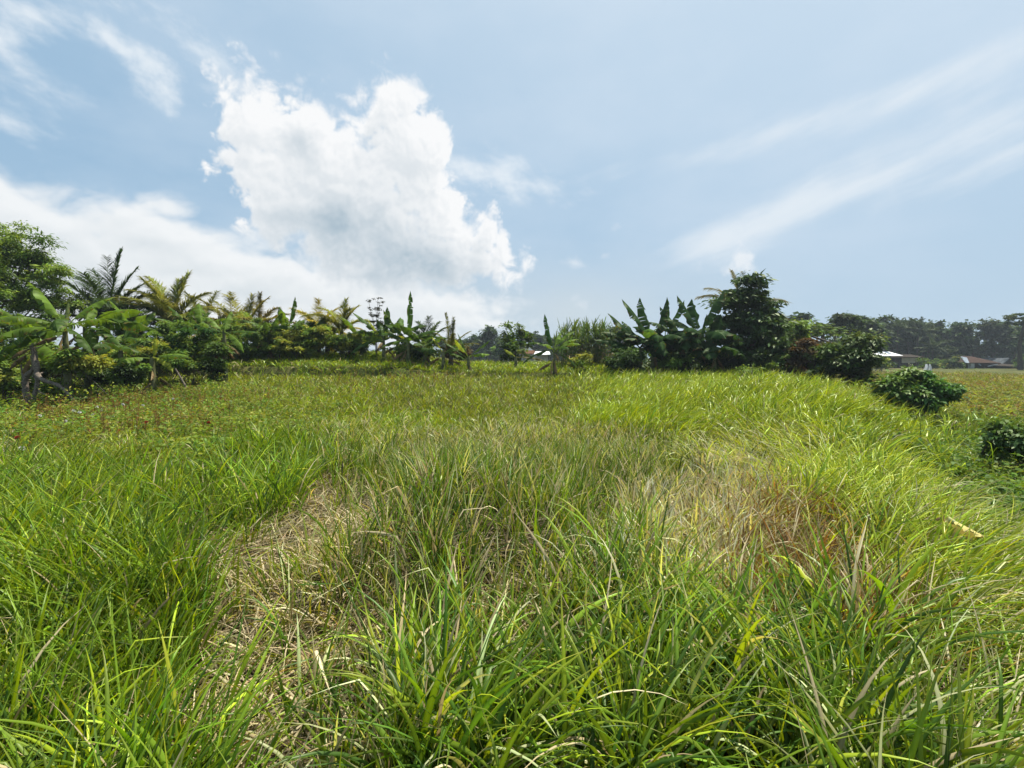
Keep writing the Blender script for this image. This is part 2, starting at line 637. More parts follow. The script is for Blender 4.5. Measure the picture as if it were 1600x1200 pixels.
# ------------------------------------------------------------------ the ground sheet
def build_ground():
    xs = np.concatenate([-np.geomspace(900, 26, 26), np.linspace(-25, 25, 201), np.geomspace(26, 900, 26)])
    ys = np.concatenate([-np.geomspace(300, 6, 12), np.linspace(-5, 32, 149), np.linspace(33, 75, 43), np.geomspace(80, 1500, 26)])
    X, Y = np.meshgrid(xs, ys)
    v = np.stack([X, Y, ground_z(X, Y)], -1).reshape(-1, 3)
    nx, ny = len(xs), len(ys)
    i = np.arange(nx * ny).reshape(ny, nx)
    q = np.stack([i[:-1, :-1], i[:-1, 1:], i[1:, 1:], i[1:, :-1]], -1).reshape(-1, 4)
    m, T = new_mat('soil_and_low_growth')
    out = T.n('ShaderNodeOutputMaterial')
    b = T.n('ShaderNodeBsdfPrincipled')
    b.inputs['Roughness'].default_value = 0.95
    b.inputs['Specular IOR Level'].default_value = 0.1
    geo = T.n('ShaderNodeNewGeometry')
    P = geo.outputs['Position']
    big, mid, fine = T.noise(P, 0.16, 5, 0.6), T.noise(P, 1.3, 6, 0.65), T.noise(P, 26.0, 6, 0.7)
    soil = T.mix(T.smooth(fine, 0.3, 0.7), (0.028, 0.020, 0.011), (0.11, 0.08, 0.04))
    green = T.mix(T.smooth(fine, 0.3, 0.7), (0.022, 0.038, 0.008), (0.085, 0.105, 0.022))
    olive = T.mix(T.smooth(fine, 0.3, 0.7), (0.07, 0.065, 0.018), (0.16, 0.145, 0.05))
    near = T.mix(T.smooth(mid, 0.42, 0.6), soil, green)
    sp = T.n('ShaderNodeSeparateXYZ')
    T.link(P, sp.inputs[0])
    far = T.mix(T.smooth(big, 0.38, 0.62), green, olive)
    c = T.mix(T.smooth(sp.outputs[1], 12, 26), near, far)
    T.link(c, b.inputs['Base Color'])
    bp = T.n('ShaderNodeBump')
    bp.inputs['Strength'].default_value = 0.8
    bp.inputs['Distance'].default_value = 0.06
    T.link(fine, bp.inputs['Height'])
    T.link(bp.outputs[0], b.inputs['Normal'])
    T.link(b.outputs[0], out.inputs[0])
    mb = MB()
    mb.add(v, q, (0.1, 0.1, 0.05))
    return tag(mb.build('ground', m), kind='structure')


build_ground()


# ------------------------------------------------------------------ the grass
def pix_ground(px, py, zt=0.0):
    """point of the ground seen at a photograph pixel (zt: height of the growth seen there)"""
    p = R(PITCH)
    dx, dz = (px - 800) / F, -(py - 600) / F
    d = np.array([dx, math.cos(p) + dz * math.sin(p), -math.sin(p) + dz * math.cos(p)])
    t = 1.0
    for _ in range(400):
        q = np.array([0, 0, CAMZ]) + d * t
        if q[2] <= gz(q[0], q[1]) + zt or t > 160:
            break
        t *= 1.02
    return q[0], q[1]


G_LUSH, G_BROAD, G_PALE, G_YEL = (0.150, 0.250, 0.010), (0.155, 0.240, 0.016), (0.42, 0.43, 0.21), (0.320, 0.385, 0.016)
G_MID, G_OLIVE, STRAW, STRAW2, RUST = (0.165, 0.210, 0.022), (0.215, 0.225, 0.026), (0.56, 0.47, 0.29), (0.38, 0.29, 0.15), (0.185, 0.095, 0.030)
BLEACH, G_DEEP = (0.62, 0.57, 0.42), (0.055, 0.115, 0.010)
# kind: blades, length, width, lean from upright (deg), bend (deg), spread of heading (deg; None = any), colours with weights, dry share
KINDS = {
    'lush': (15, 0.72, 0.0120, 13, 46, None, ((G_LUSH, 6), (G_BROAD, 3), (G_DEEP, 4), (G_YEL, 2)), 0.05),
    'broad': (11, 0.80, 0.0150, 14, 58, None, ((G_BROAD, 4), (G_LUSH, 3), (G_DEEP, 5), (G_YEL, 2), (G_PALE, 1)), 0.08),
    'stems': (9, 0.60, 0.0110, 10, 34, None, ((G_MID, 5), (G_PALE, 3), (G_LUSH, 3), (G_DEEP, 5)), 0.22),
    'pale': (10, 0.52, 0.0120, 14, 52, None, ((G_PALE, 5), (STRAW, 1), (G_MID, 4), (G_DEEP, 2), (G_YEL, 2)), 0.2),
    'bleach': (12, 0.50, 0.0130, 10, 40, None, ((BLEACH, 5), (G_PALE, 5), (STRAW, 2), (G_MID, 1)), 0.3),
    'rust': (10, 0.58, 0.0100, 16, 46, None, ((G_OLIVE, 2), (RUST, 8), (STRAW2, 3), (G_YEL, 1)), 0.2),
    'matted': (9, 0.36, 0.0090, 62, 30, None, ((STRAW, 5), (STRAW2, 5), (G_OLIVE, 3), (G_MID, 2)), 0.5),
    'flat': (13, 0.85, 0.0085, 46, 44, 105, ((G_PALE, 3), (G_MID, 5), (G_LUSH, 3), (STRAW, 1)), 0.12),
    'hump':   (17, 0.78, 0.0115, 16, 75, 60, ((G_YEL, 7), (G_LUSH, 2)), 0.04),
    'comb':   (17, 0.80, 0.0115, 30, 70, -60, ((G_PALE, 5), (G_YEL, 3), (G_MID, 3)), 0.06),
    'low':    (11, 0.26, 0.0085, 28, 55, None, ((G_LUSH, 4), (G_MID, 4), (G_YEL, 2)), 0.08),
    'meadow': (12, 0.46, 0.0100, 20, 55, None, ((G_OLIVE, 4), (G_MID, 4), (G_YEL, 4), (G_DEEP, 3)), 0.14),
    'bank': (15, 0.46, 0.0110, 30, 60, None, ((G_LUSH, 5), (G_MID, 2), (G_YEL, 4)), 0.1),
    'field':  (12, 0.40, 0.0085, 14, 30, None, ((G_OLIVE, 5), (G_MID, 3), (STRAW2, 2)), 0.3),
}
ANCHORS = [  # pixel of the photograph where that growth is rooted, and what grows there
    (60, 760, 'lush'), (200, 800, 'lush'), (100, 900, 'lush'), (230, 930, 'lush'), (60, 1050, 'lush'), (190, 1100, 'lush'), (120, 1190, 'lush'), (-120, 850, 'lush'), (-120, 1100, 'lush'),
    (300, 860, 'low'), (360, 790, 'low'), (330, 740, 'low'), (300, 690, 'low'), (340, 900, 'matted'), (400, 860, 'matted'), (360, 960, 'matted'), (400, 1050, 'matted'), (430, 1150, 'matted'), (300, 1130, 'matted'), (330, 1060, 'low'),
    (440, 850, 'matted'), (460, 820, 'matted'), (500, 900, 'matted'), (450, 920, 'matted'), (480, 1020, 'matted'), (420, 1100, 'matted'), (460, 1190, 'matted'), (540, 900, 'matted'), (780, 930, 'matted'), (820, 960, 'matted'), (850, 930, 'matted'), (560, 990, 'matted'), (590, 930, 'matted'), (550, 1110, 'matted'), (380, 1000, 'matted'), (500, 740, 'matted'),
    (400, 760, 'lush'), (450, 720, 'lush'), (470, 880, 'stems'), (490, 780, 'matted'), (520, 850, 'matted'), (520, 960, 'matted'), (470, 960, 'matted'), (540, 1060, 'stems'), (500, 1150, 'matted'),
    (600, 720, 'stems'), (620, 820, 'stems'), (640, 930, 'stems'), (700, 880, 'stems'), (740, 790, 'stems'), (740, 960, 'matted'), (830, 930, 'matted'), (800, 860, 'stems'), (860, 800, 'stems'), (640, 1060, 'broad'), (700, 1150, 'broad'), (600, 1170, 'stems'),
    (560, 670, 'pale'), (700, 690, 'pale'), (800, 690, 'pale'), (900, 720, 'stems'), (960, 800, 'stems'), (900, 930, 'stems'), (830, 1060, 'broad'), (930, 1050, 'broad'), (1000, 950, 'broad'), (1030, 1100, 'broad'), (900, 1180, 'broad'),
    (950, 690, 'pale'), (1030, 720, 'stems'), (1100, 760, 'bleach'), (1120, 850, 'bleach'), (1060, 820, 'bleach'), (1220, 870, 'rust'), (1270, 900, 'rust'), (1240, 800, 'rust'), (1190, 850, 'rust'), (1310, 820, 'rust'), (1260, 950, 'rust'), (1170, 790, 'bleach'), (1130, 690, 'bleach'), (1090, 890, 'bleach'), (1190, 740, 'bleach'), (1160, 880, 'rust'), (1260, 780, 'rust'), (1230, 830, 'rust'), (1290, 860, 'rust'), (1200, 930, 'rust'), (1310, 930, 'rust'),
    (1130, 1000, 'broad'), (1250, 1030, 'broad'), (1180, 1130, 'broad'), (1330, 1080, 'broad'), (1280, 1180, 'broad'), (1380, 1000, 'broad'),
    (1430, 960, 'flat'), (1500, 1000, 'flat'), (1560, 1080, 'flat'), (1480, 1100, 'flat'), (1440, 1170, 'broad'), (1580, 950, 'flat'), (1560, 1180, 'flat'), (1700, 1050, 'flat'), (1440, 860, 'flat'), (1480, 800, 'flat'),
    (1000, 640, 'hump'), (1080, 640, 'hump'), (1150, 650, 'hump'), (1220, 640, 'hump'), (1320, 640, 'hump'), (1290, 615, 'hump'), (1200, 610, 'hump'), (1120, 615, 'hump'), (1360, 630, 'hump'), (1370, 680, 'hump'), (1425, 650, 'low'), (1440, 680, 'low'), (1430, 720, 'low'), (1450, 760, 'low'), (1330, 730, 'hump'), (1250, 690, 'comb'), (1180, 690, 'comb'), (1300, 770, 'hump'), (1380, 780, 'hump'), (1390, 850, 'hump'),
    (1450, 700, 'low'), (1530, 680, 'low'), (1500, 740, 'low'), (1570, 760, 'low'), (1560, 840, 'low'), (1590, 890, 'low'), (1700, 750, 'low'),
    (100, 670, 'low'), (200, 660, 'low'), (60, 640, 'low'), (300, 640, 'low'), (400, 680, 'low'), (-100, 660, 'low'), (420, 640, 'meadow'), (520, 640, 'meadow'), (360, 610, 'meadow'), (500, 605, 'meadow'), (620, 625, 'meadow'), (700, 640, 'meadow'), (780, 620, 'meadow'), (880, 640, 'meadow'), (760, 600, 'meadow'), (900, 608, 'meadow'), (1000, 604, 'hump'),
    (160, 650, 'meadow'), (260, 655, 'meadow'), (350, 640, 'meadow'), (230, 690, 'meadow'), (20, 680, 'meadow'), (460, 670, 'meadow'), (420, 700, 'lush'), (560, 650, 'bank'), (640, 660, 'bank'), (480, 625, 'bank'),
    (1450, 625, 'field'), (1530, 640, 'low'), (1590, 620, 'field'), (1500, 600, 'field'), (1560, 590, 'field'), (1700, 610, 'field'), (1420, 590, 'field'),
]


def anchor_table():
    a, d, kinds = [], [], []
    for px, py, k in ANCHORS:
        x, y = pix_ground(px, py, 0.02 if k in ('matted', 'low', 'field') else 0.55 * KINDS[k][1])
        a.append(math.atan2(x, y))
        d.append(math.log(math.hypot(x, y)))
        kinds.append(k)
    return np.array(a), np.array(d), np.array(kinds)


AN_A, AN_D, AN_K = anchor_table()


def growth_at(x, y):
    """what grows at each point: the nearest kinds, mixed at ragged borders"""
    wx = x + 0.10 * y * fbm(x * 1.1 / (1 + 0.1 * y), y * 1.1 / (1 + 0.1 * y), 3, seed=201)
    a, d = np.arctan2(wx, y), np.log(np.hypot(wx, y))
    g = rng.gumbel(0, 0.48, (len(x), len(AN_A)))
    s = -(((a[:, None] - AN_A) / 0.075) ** 2 + ((d[:, None] - AN_D) / 0.13) ** 2) * 0.5
    return AN_K[np.argmax(s + g, 1)]


def blade_field(tufts, n_mul, min_segs=2):
    """tufts of grass rooted at the given points, written into a builder per look (green, dry)"""
    green, dry = MB(), MB()
    x, y = tufts
    # tufts stand in clumps with gaps between them
    gap = fbm(x * 1.9 + 3, y * 1.9, 3, seed=205) + 0.35 * rng.normal(0, 0.3, len(x))
    keep = gap > -0.10
    x, y = x[keep], y[keep]
    kinds = growth_at(x, y)
    on_bank = (ground_z(x, y + 0.8) - ground_z(x, y - 0.8) > 0.45) | ((y > 25) & (x < 7) & (y < 31))
    kinds = np.where(on_bank, 'bank', kinds)
    dist = np.hypot(x, y)
    lay = fbm(x * 0.45, y * 0.45, 3, seed=211) * 3.0        # neighbours lean the same way
    vig = np.clip(1 + 1.0 * fbm(x * 0.7, y * 0.7, 4, seed=213) + 0.8 * (gap[keep] - 0.1), 0.45, 1.6)      # taller and shorter patches
    tone = np.exp(1.3 * fbm(x * 0.6, y * 0.6, 5, seed=217) + rng.normal(0, 0.16, len(x)))
    for k, (nb, L0, W0, lean, bend, head, cols, dry_share) in KINDS.items():
        for lo, hi, segs in ((0, 2.6, 10), (2.6, 4.5, 7), (4.5, 9, 5), (9, 18, 4), (18, 999, 3)):
            idx = np.nonzero((kinds == k) & (dist >= lo) & (dist < hi))[0]
            if not len(idx):
                continue
            cnt = np.maximum(2, rng.poisson(nb * n_mul, len(idx)))
            ti = np.repeat(idx, cnt)
            n = len(ti)
            r = np.abs(rng.normal(0, 0.045 + 0.012 * min(hi, 20) ** 0.8, n))
            ph = rng.uniform(0, 2 * math.pi, n)
            rx, ry = x[ti] + r * np.cos(ph), y[ti] + r * np.sin(ph)
            root = np.stack([rx, ry, ground_z(rx, ry) - 0.01], 1)
            if head is None:
                hd = np.where(rng.random(n) < 0.3, lay[ti] * 2.2 + rng.normal(0, 0.9, n), ph)
            else:
                hd = R(90 - head) + lay[ti] * 0.9 + rng.normal(0, 0.75, n)
            far = 1 + 0.75 * sstep(dist[ti], 6, 40)
            L = L0 * vig[ti] * np.exp(rng.normal(0, 0.26, n)) * (0.55 + 0.45 * rng.random(n) ** 0.4)
            L = np.minimum(L, 1.25 * L0)
            W = W0 * np.exp(rng.normal(0, 0.25, n)) * far * (1 + 0.03 * dist[ti])
            th0 = R(lean) * (0.35 + np.abs(rng.normal(0.6, 0.45, n)))
            bd = R(bend) * np.exp(rng.normal(0, 0.5, n)) * (0.5 + 0.5 * L / L0)
            t = np.linspace(0, 1, segs + 1)
            tm = (t[1:] + t[:-1]) / 2
            th = np.minimum(th0[:, None] + bd[:, None] * tm[None] ** 1.7, R(165))
            snap = (rng.random(n) < 0.10)[:, None] * (tm[None] > rng.uniform(0.35, 0.8, n)[:, None])
            th = np.minimum(th + snap * R(1) * rng.uniform(35, 95, n)[:, None], R(160))
            ds = (L / segs)[:, None]
            hor = np.concatenate([np.zeros((n, 1)), np.cumsum(np.sin(th) * ds, 1)], 1)
            ver = np.concatenate([np.zeros((n, 1)), np.cumsum(np.cos(th) * ds, 1)], 1)
            curl = rng.normal(0, 0.18, n)[:, None] * t[None] ** 2
            hx, hy = np.cos(hd[:, None] + curl), np.sin(hd[:, None] + curl)
            pos = root[:, None, :] + np.stack([hor * hx, hor * hy, ver], -1)
            pos[..., 2] = np.maximum(pos[..., 2], ground_z(pos[..., 0], pos[..., 1]) + 0.012)
            tw = rng.normal(0, 0.75, n)[:, None]
            thn = np.concatenate([th[:, :1], th], 1)
            side = np.stack([-hy * np.cos(tw) + np.cos(thn) * hx * np.sin(tw), hx * np.cos(tw) + np.cos(thn) * hy * np.sin(tw), -np.sin(thn) * np.sin(tw)], -1)
            prof = (0.55 + 0.9 * t - 0.35 * t ** 2) * np.clip((1 - t) * 2.6, 0.03, 1)
            w = (W[:, None] * prof[None])[..., None] * 0.5
            cross = 3 if segs >= 5 else 2
            if cross == 3:       # the nearer blades are folded along a paler midrib
                nn = nrm(np.cross(side, np.gradient(pos, axis=1)))
                v = np.stack([pos - side * w, pos - nn * w * 0.42, pos + side * w], 2).reshape(n, -1, 3)
            else:
                v = np.stack([pos - side * w, pos + side * w], 2).reshape(n, -1, 3)
            wts = np.array([c[1] for c in cols], float)
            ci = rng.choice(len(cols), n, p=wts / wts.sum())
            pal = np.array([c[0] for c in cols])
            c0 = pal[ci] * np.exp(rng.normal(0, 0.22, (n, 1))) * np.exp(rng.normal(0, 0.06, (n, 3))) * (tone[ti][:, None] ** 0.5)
            isdry = rng.random(n) < dry_share * 0.6
            c0[isdry] = (np.array(STRAW) + (np.array(STRAW2) - np.array(STRAW)) * rng.random((isdry.sum(), 1))) * np.exp(rng.normal(0, 0.2, (isdry.sum(), 1)))
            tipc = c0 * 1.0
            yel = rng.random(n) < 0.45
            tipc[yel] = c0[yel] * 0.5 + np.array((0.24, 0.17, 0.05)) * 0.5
            basec = c0 * 0.35 + np.array((0.075, 0.058, 0.026)) * 0.65  # dead-sheath brown at the root, kept dark to paint shade between tufts
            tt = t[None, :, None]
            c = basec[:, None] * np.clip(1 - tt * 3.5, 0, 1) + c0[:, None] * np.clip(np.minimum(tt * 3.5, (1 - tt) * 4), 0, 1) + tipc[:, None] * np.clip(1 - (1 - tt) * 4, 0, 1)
            c = c * np.exp(rng.normal(0, 0.07, (n, segs + 1, 1)))
            c = np.repeat(np.clip(c, 0.004, 0.8), cross, axis=1)
            if cross == 3:
                c[:, 1::3] = np.clip(c[:, 1::3] * 1.25 + 0.015, 0, 0.85)
            kk = np.arange(segs)
            q1 = np.concatenate([np.stack([cross * kk + j, cross * kk + j + 1, cross * (kk + 1) + j + 1, cross * (kk + 1) + j], 1) for j in range(cross - 1)])
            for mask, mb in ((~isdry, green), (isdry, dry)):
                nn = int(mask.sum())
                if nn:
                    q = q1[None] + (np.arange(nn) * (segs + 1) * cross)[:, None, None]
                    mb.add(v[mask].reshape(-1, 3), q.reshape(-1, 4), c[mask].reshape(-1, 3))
    return green, dry


def scatter(lo, hi, per_m2, half=R(54)):
    """random points between two distances in front of the camera's place, a little wider than the view"""
    area = (hi * hi - lo * lo) * half
    n = int(area * per_m2)
    d = np.sqrt(rng.uniform(lo * lo, hi * hi, n))
    a = rng.uniform(-half, half, n)
    return d * np.sin(a), d * np.cos(a)


def cat_pts(*p):
    return np.concatenate([a[0] for a in p]), np.concatenate([a[1] for a in p])


def build_grass():
    near = cat_pts(scatter(1.25, 2.2, 150, R(72)), scatter(2.2, 4.5, 130), scatter(4.5, 8, 85))
    g, d = blade_field(near, 1.0)
    tag(g.build('tall_grass', M['grass']), 'tall green and pale grass filling the foreground', 'grass', kind='stuff')
    tag(d.build('dry_grass', M['straw']), 'dry straw coloured grass blades among the green', 'grass', kind='stuff')
    # thatch: old blades lying flat between the tufts
    x, y = scatter(1.0, 10, 170, R(60))
    k = growth_at(x, y)
    keep = rng.random(len(x)) < np.where(k == 'matted', 1.0, np.where((k == 'lush') | (k == 'broad') | (k == 'low') | (k == 'hump'), 0.25, 0.75))
    x, y = x[keep], y[keep]
    ti = np.repeat(np.arange(len(x)), 3)
    n = len(ti)
    rx, ry = x[ti] + rng.normal(0, 0.05, n), y[ti] + rng.normal(0, 0.05, n)
    root = np.stack([rx, ry, ground_z(rx, ry) + rng.uniform(0.005, 0.10, n)], 1)
    lay = fbm(rx * 0.8, ry * 0.8, 3, seed=231) * 5
    hd = lay + rng.normal(0, 0.7, n)
    dirv = np.stack([np.cos(hd), np.sin(hd), rng.normal(0.10, 0.24, n)], 1)
    mb = MB()
    age_shade = np.where(growth_at(rx, ry) == 'matted', rng.random(n) ** 0.8, rng.random(n) ** 0.35)[:, None]      # random age, plus shade painted as darker brown under living tufts
    cc = np.array(STRAW) + (np.array((0.085, 0.06, 0.03)) - np.array(STRAW)) * age_shade
    strips(mb, root, dirv, rng.uniform(0.12, 0.5, n), rng.uniform(0.005, 0.013, n), 0.12, 3, cc * np.exp(rng.normal(0, 0.2, (n, 1))), roll=0.7)
    tag(mb.build('thatch_grass', M['straw']), 'matted dead grass lying flat on the soil', 'dead grass', kind='stuff')
    mid = cat_pts(scatter(8, 13, 55), scatter(13, 20, 34), scatter(20, 33, 17))
    g, d = blade_field(mid, 0.85)
    tag(g.build('meadow_grass', M['grass']), 'yellow green grass of the hump, the meadow and the bank', 'grass', kind='stuff')
    tag(d.build('dry_meadow_grass', M['straw']), 'dry blades among the grass of the meadow', 'grass', kind='stuff')
    x, y = scatter(20, 75, 5, R(54))
    keep = x > 0.58 * y - 0.5
    g, d = blade_field((x[keep], y[keep]), 0.8)
    tag(g.build('field_grass', M['grass']), 'low olive growth of the open field on the right', 'grass', kind='stuff')
    tag(d.build('dry_field_grass', M['straw']), 'brown dry stalks on the open field on the right', 'grass', kind='stuff')


build_grass()


# ------------------------------------------------------------------ low weeds
def build_weeds():
    """broad little leaves and reddish stalks in the left part, creeping leaves on the right"""
    mb = MB()
    def patch(px, py, n, sx, sy, zt, L, cols, layers=1.0):
        x0, y0 = pix_ground(px, py)
        per = 26
        m = n // per
        qx, qy = x0 + rng.normal(0, sx, m), y0 + rng.normal(0, sy, m)
        ok = qy > 1.5
        qx, qy = qx[ok], qy[ok]
        m = len(qx)
        n = m * per
        ph = zt * np.clip(0.55 + 1.1 * fbm(qx * 0.8, qy * 0.8, 3, seed=301), 0.12, 1.2) * np.exp(rng.normal(0, 0.35, m))
        pr = 0.07 + 0.22 * ph * np.exp(rng.normal(0, 0.3, m))
        f = rng.random(n) ** 0.7
        pi = np.repeat(np.arange(m), per)
        x = qx[pi] + rng.normal(0, 1, n) * pr[pi] * (1.15 - 0.6 * f)
        y = qy[pi] + rng.normal(0, 1, n) * pr[pi] * (1.15 - 0.6 * f)
        y = np.maximum(y, 1.3)
        hgt = ph[pi] * f
        c = np.stack([x, y, ground_z(x, y) + hgt + 0.02], 1)
        a = rng.uniform(0, 2 * math.pi, n)
        d = np.stack([np.cos(a), np.sin(a), rng.normal(-0.1, 0.35, n)], 1)
        up = np.stack([rng.normal(0, 0.4, n), rng.normal(0, 0.4, n), np.ones(n)], 1)
        ci = rng.integers(0, len(cols), m)[pi]
        col = np.array(cols)[ci] * np.exp(rng.normal(0, 0.2, m))[pi][:, None] * np.exp(rng.normal(0, 0.14, (n, 1))) * np.exp(rng.normal(0, 0.08, (n, 3)))
        leaves(mb, c, d, up, L * np.exp(rng.normal(0, 0.3, n)), L * 0.55 * np.exp(rng.normal(0, 0.25, n)), col)
    GA, GB, GC, BR = (0.11, 0.19, 0.03), (0.18, 0.235, 0.035), (0.24, 0.255, 0.05), (0.19, 0.11, 0.04)
    for px, py in ((120, 680), (220, 690), (300, 670), (330, 720), (400, 690), (250, 650), (150, 640), (360, 650), (60, 690), (440, 660), (300, 625), (200, 620), (420, 622), (-60, 680)):
        patch(px, py, 3800, 1.1, 1.3, 0.55, 0.085, [GA, GA, GB, GB, GC])
    for px, py in ((150, 650), (240, 660), (200, 700), (640, 600), (420, 640)):
        patch(px, py, 900, 1.2, 1.2, 0.48, 0.06, [GC, BR, GB])
    for px, py in ((1450, 690), (1520, 660), (1560, 700), (1580, 760), (1500, 740), (1480, 800), (1590, 830), (1570, 650), (1680, 720), (1430, 720), (1540, 800)):
        patch(px, py, 2200, 0.9, 1.0, 0.34, 0.085, [GA, GA, (0.07, 0.14, 0.03), GB])
    for px, py in ((1480, 630), (1540, 625), (1590, 630), (1520, 610), (1580, 605), (1460, 645), (1660, 625), (1560, 640)):
        patch(px, py, 2600, 1.7, 1.7, 0.75, 0.11, [GC, GC, BR, GB, (0.14, 0.16, 0.03)])
    for px, py in ((330, 590), (420, 592), (520, 592), (600, 590), (270, 600), (200, 600), (740, 588), (820, 590)):
        patch(px, py, 700, 1.6, 0.8, 0.3, 0.08, [GA, (0.06, 0.09, 0.02), GB])
    tag(mb.build('weeds', M['leaf']), 'low broad leaved weeds spreading between the grass', 'weeds', kind='stuff')
    mb = MB()
    for px, py, n, s in ((150, 650, 90, 1.2), (230, 655, 90, 1.2), (200, 690, 70, 0.9), (400, 640, 60, 1.4), (640, 605, 60, 1.6), (560, 600, 30, 1.5), (300, 640, 60, 1.2), (110, 670, 60, 0.9), (280, 680, 40, 0.8)):
        x0, y0 = pix_ground(px, py)
        x, y = x0 + rng.normal(0, s, n), y0 + rng.normal(0, s, n)
        root = np.stack([x, y, ground_z(x, y)], 1)
        d = np.stack([rng.normal(0, 0.15, n), rng.normal(0, 0.15, n), np.ones(n)], 1)
        L = rng.uniform(0.4, 0.85, n)
        strips(mb, root, d, L, 0.014, 0.05, 3, vary((0.15, 0.09, 0.04), n))
        for k in range(14):
            t = rng.uniform(0.35, 1, n)[:, None]
            c = root + nrm(d) * L[:, None] * t + rng.normal(0, 0.025, (n, 3))
            leaves(mb, c, rng.normal(0, 1, (n, 3)) + (0, 0, 0.5), rng.normal(0, 1, (n, 3)), 0.05, 0.025, vary((0.22, 0.13, 0.045), n, 0.3, 0.2))
    tag(mb.build('reddish_weeds', M['leaf']), 'thin reddish seed stalks standing in the weeds', 'weeds', kind='stuff')


build_weeds()


# ------------------------------------------------------------------ banana plants
BAN, BAN_D, BAN_Y = (0.125, 0.205, 0.024), (0.062, 0.115, 0.020), (0.30, 0.33, 0.035)


def banana_leaf(parent, base, az, el, L, bend, W, col, tears=9, roll=0.0, pet=0.16, name='leaf', mat=None, fold=22):
    mb = MB()
    n = 26
    s = np.linspace(0, 1, n)
    th = R(el) - R(bend) * s ** 1.5
    ds = L / (n - 1)
    a = R(az)
    ca = R(rng.normal(0, 10)) * s ** 2
    tg = np.stack([np.sin(a + ca) * np.cos(th), np.cos(a + ca) * np.cos(th), np.sin(th)], 1)
    P = base + np.concatenate([np.zeros((1, 3)), np.cumsum((tg[1:] + tg[:-1]) / 2 * ds, 0)])
    b0 = np.stack([np.cos(a + ca), -np.sin(a + ca), 0 * s], 1)
    n0 = np.cross(b0, tg)
    rl = R(roll) * sstep(s, 0.0, 0.4)[:, None]
    B = b0 * np.cos(rl) + n0 * np.sin(rl)
    N = np.cross(B, tg)
    col = np.array(col)
    tube(mb, P - N * 0.012, np.interp(s, [0, 0.2, 1], [0.030, 0.017, 0.004]), np.clip(col * 1.1 + (0.07, 0.07, 0.02), 0, 0.5), 5)
    u = np.clip((s - pet) / (1 - pet), 0, 1)
    w = W * 0.5 * np.clip(np.sin(np.pi * (0.05 + 0.93 * u ** 0.9)), 0, 1) ** 0.55 * (u > 0) * np.clip((1 - u) * 5, 0.02, 1) ** 0.6 * np.clip(u * 9, 0.12, 1)
    cc = np.array([0, 0.3, 0.65, 1.0])
    i0 = int(np.argmax(u > 0))
    for sd in (-1, 1):
        cuts = sorted(set([i0, n - 1] + list(rng.integers(i0 + 2, n - 2, max(0, int(rng.poisson(tears) * 0.6))))))
        for k0, k1 in zip(cuts[:-1], cuts[1:]):
            rows = np.arange(k0, k1 + 1)
            ex = R(abs(rng.normal(0, 12)) if tears > 2 else rng.normal(0, 4))
            f = R(fold) + ex + R(8) * np.sin(s[rows] * 21 + az)
            sh = (k0 + k1) / 2
            pull = (sh - rows) / max(1, (k1 - k0)) * 0.35 if tears > 2 else 0 * rows
            rr = np.clip(rows[:, None] + pull[:, None] * cc[None], 0, n - 1)
            def at(arr):
                lo = np.floor(rr).astype(int)
                hi = np.minimum(lo + 1, n - 1)
                fr = (rr - lo)[..., None]
                return arr[lo] * (1 - fr) + arr[hi] * fr
            ww = at(w[:, None])[..., 0] * cc[None]
            bendf = f[:, None] * (0.4 + 0.8 * cc[None])
            v = at(P) + at(B) * (sd * ww * np.cos(bendf))[..., None] - at(N) * (ww * np.sin(bendf))[..., None]
            v = v + at(N) * (0.02 * W * cc[None] * np.sin(rows * 2.1 + sd)[:, None])[..., None]
            m = len(rows)
            ii = np.arange(m * 4).reshape(m, 4)
            q = np.stack([ii[:-1, :-1], ii[:-1, 1:], ii[1:, 1:], ii[1:, :-1]], -1).reshape(-1, 4)
            rowc = np.exp(rng.normal(0, 0.16, (m, 1, 1))) * np.exp(rng.normal(0, 0.05))
            c = col * rowc * np.array([1.12, 1.0, 1.0, 0.98])[None, :, None]
            edge = rng.random((m, 1)) < 0.20
            c[:, 3] = np.where(edge, (0.16, 0.10, 0.03), c[:, 3])
            mb.add(v.reshape(-1, 3), q, c.reshape(-1, 3))
    return mb.build(name, mat or M['banana'], parent)


def dead_banana_leaf(parent, base, az, L, bend=60, el=-40):
    return banana_leaf(parent, base, az, el, L, bend, 0.30, np.array((0.16, 0.10, 0.045)) * math.exp(rng.normal(0, 0.3)), 14, rng.normal(0, 40), 0.2, 'dead_leaf', M['dead'], 55)


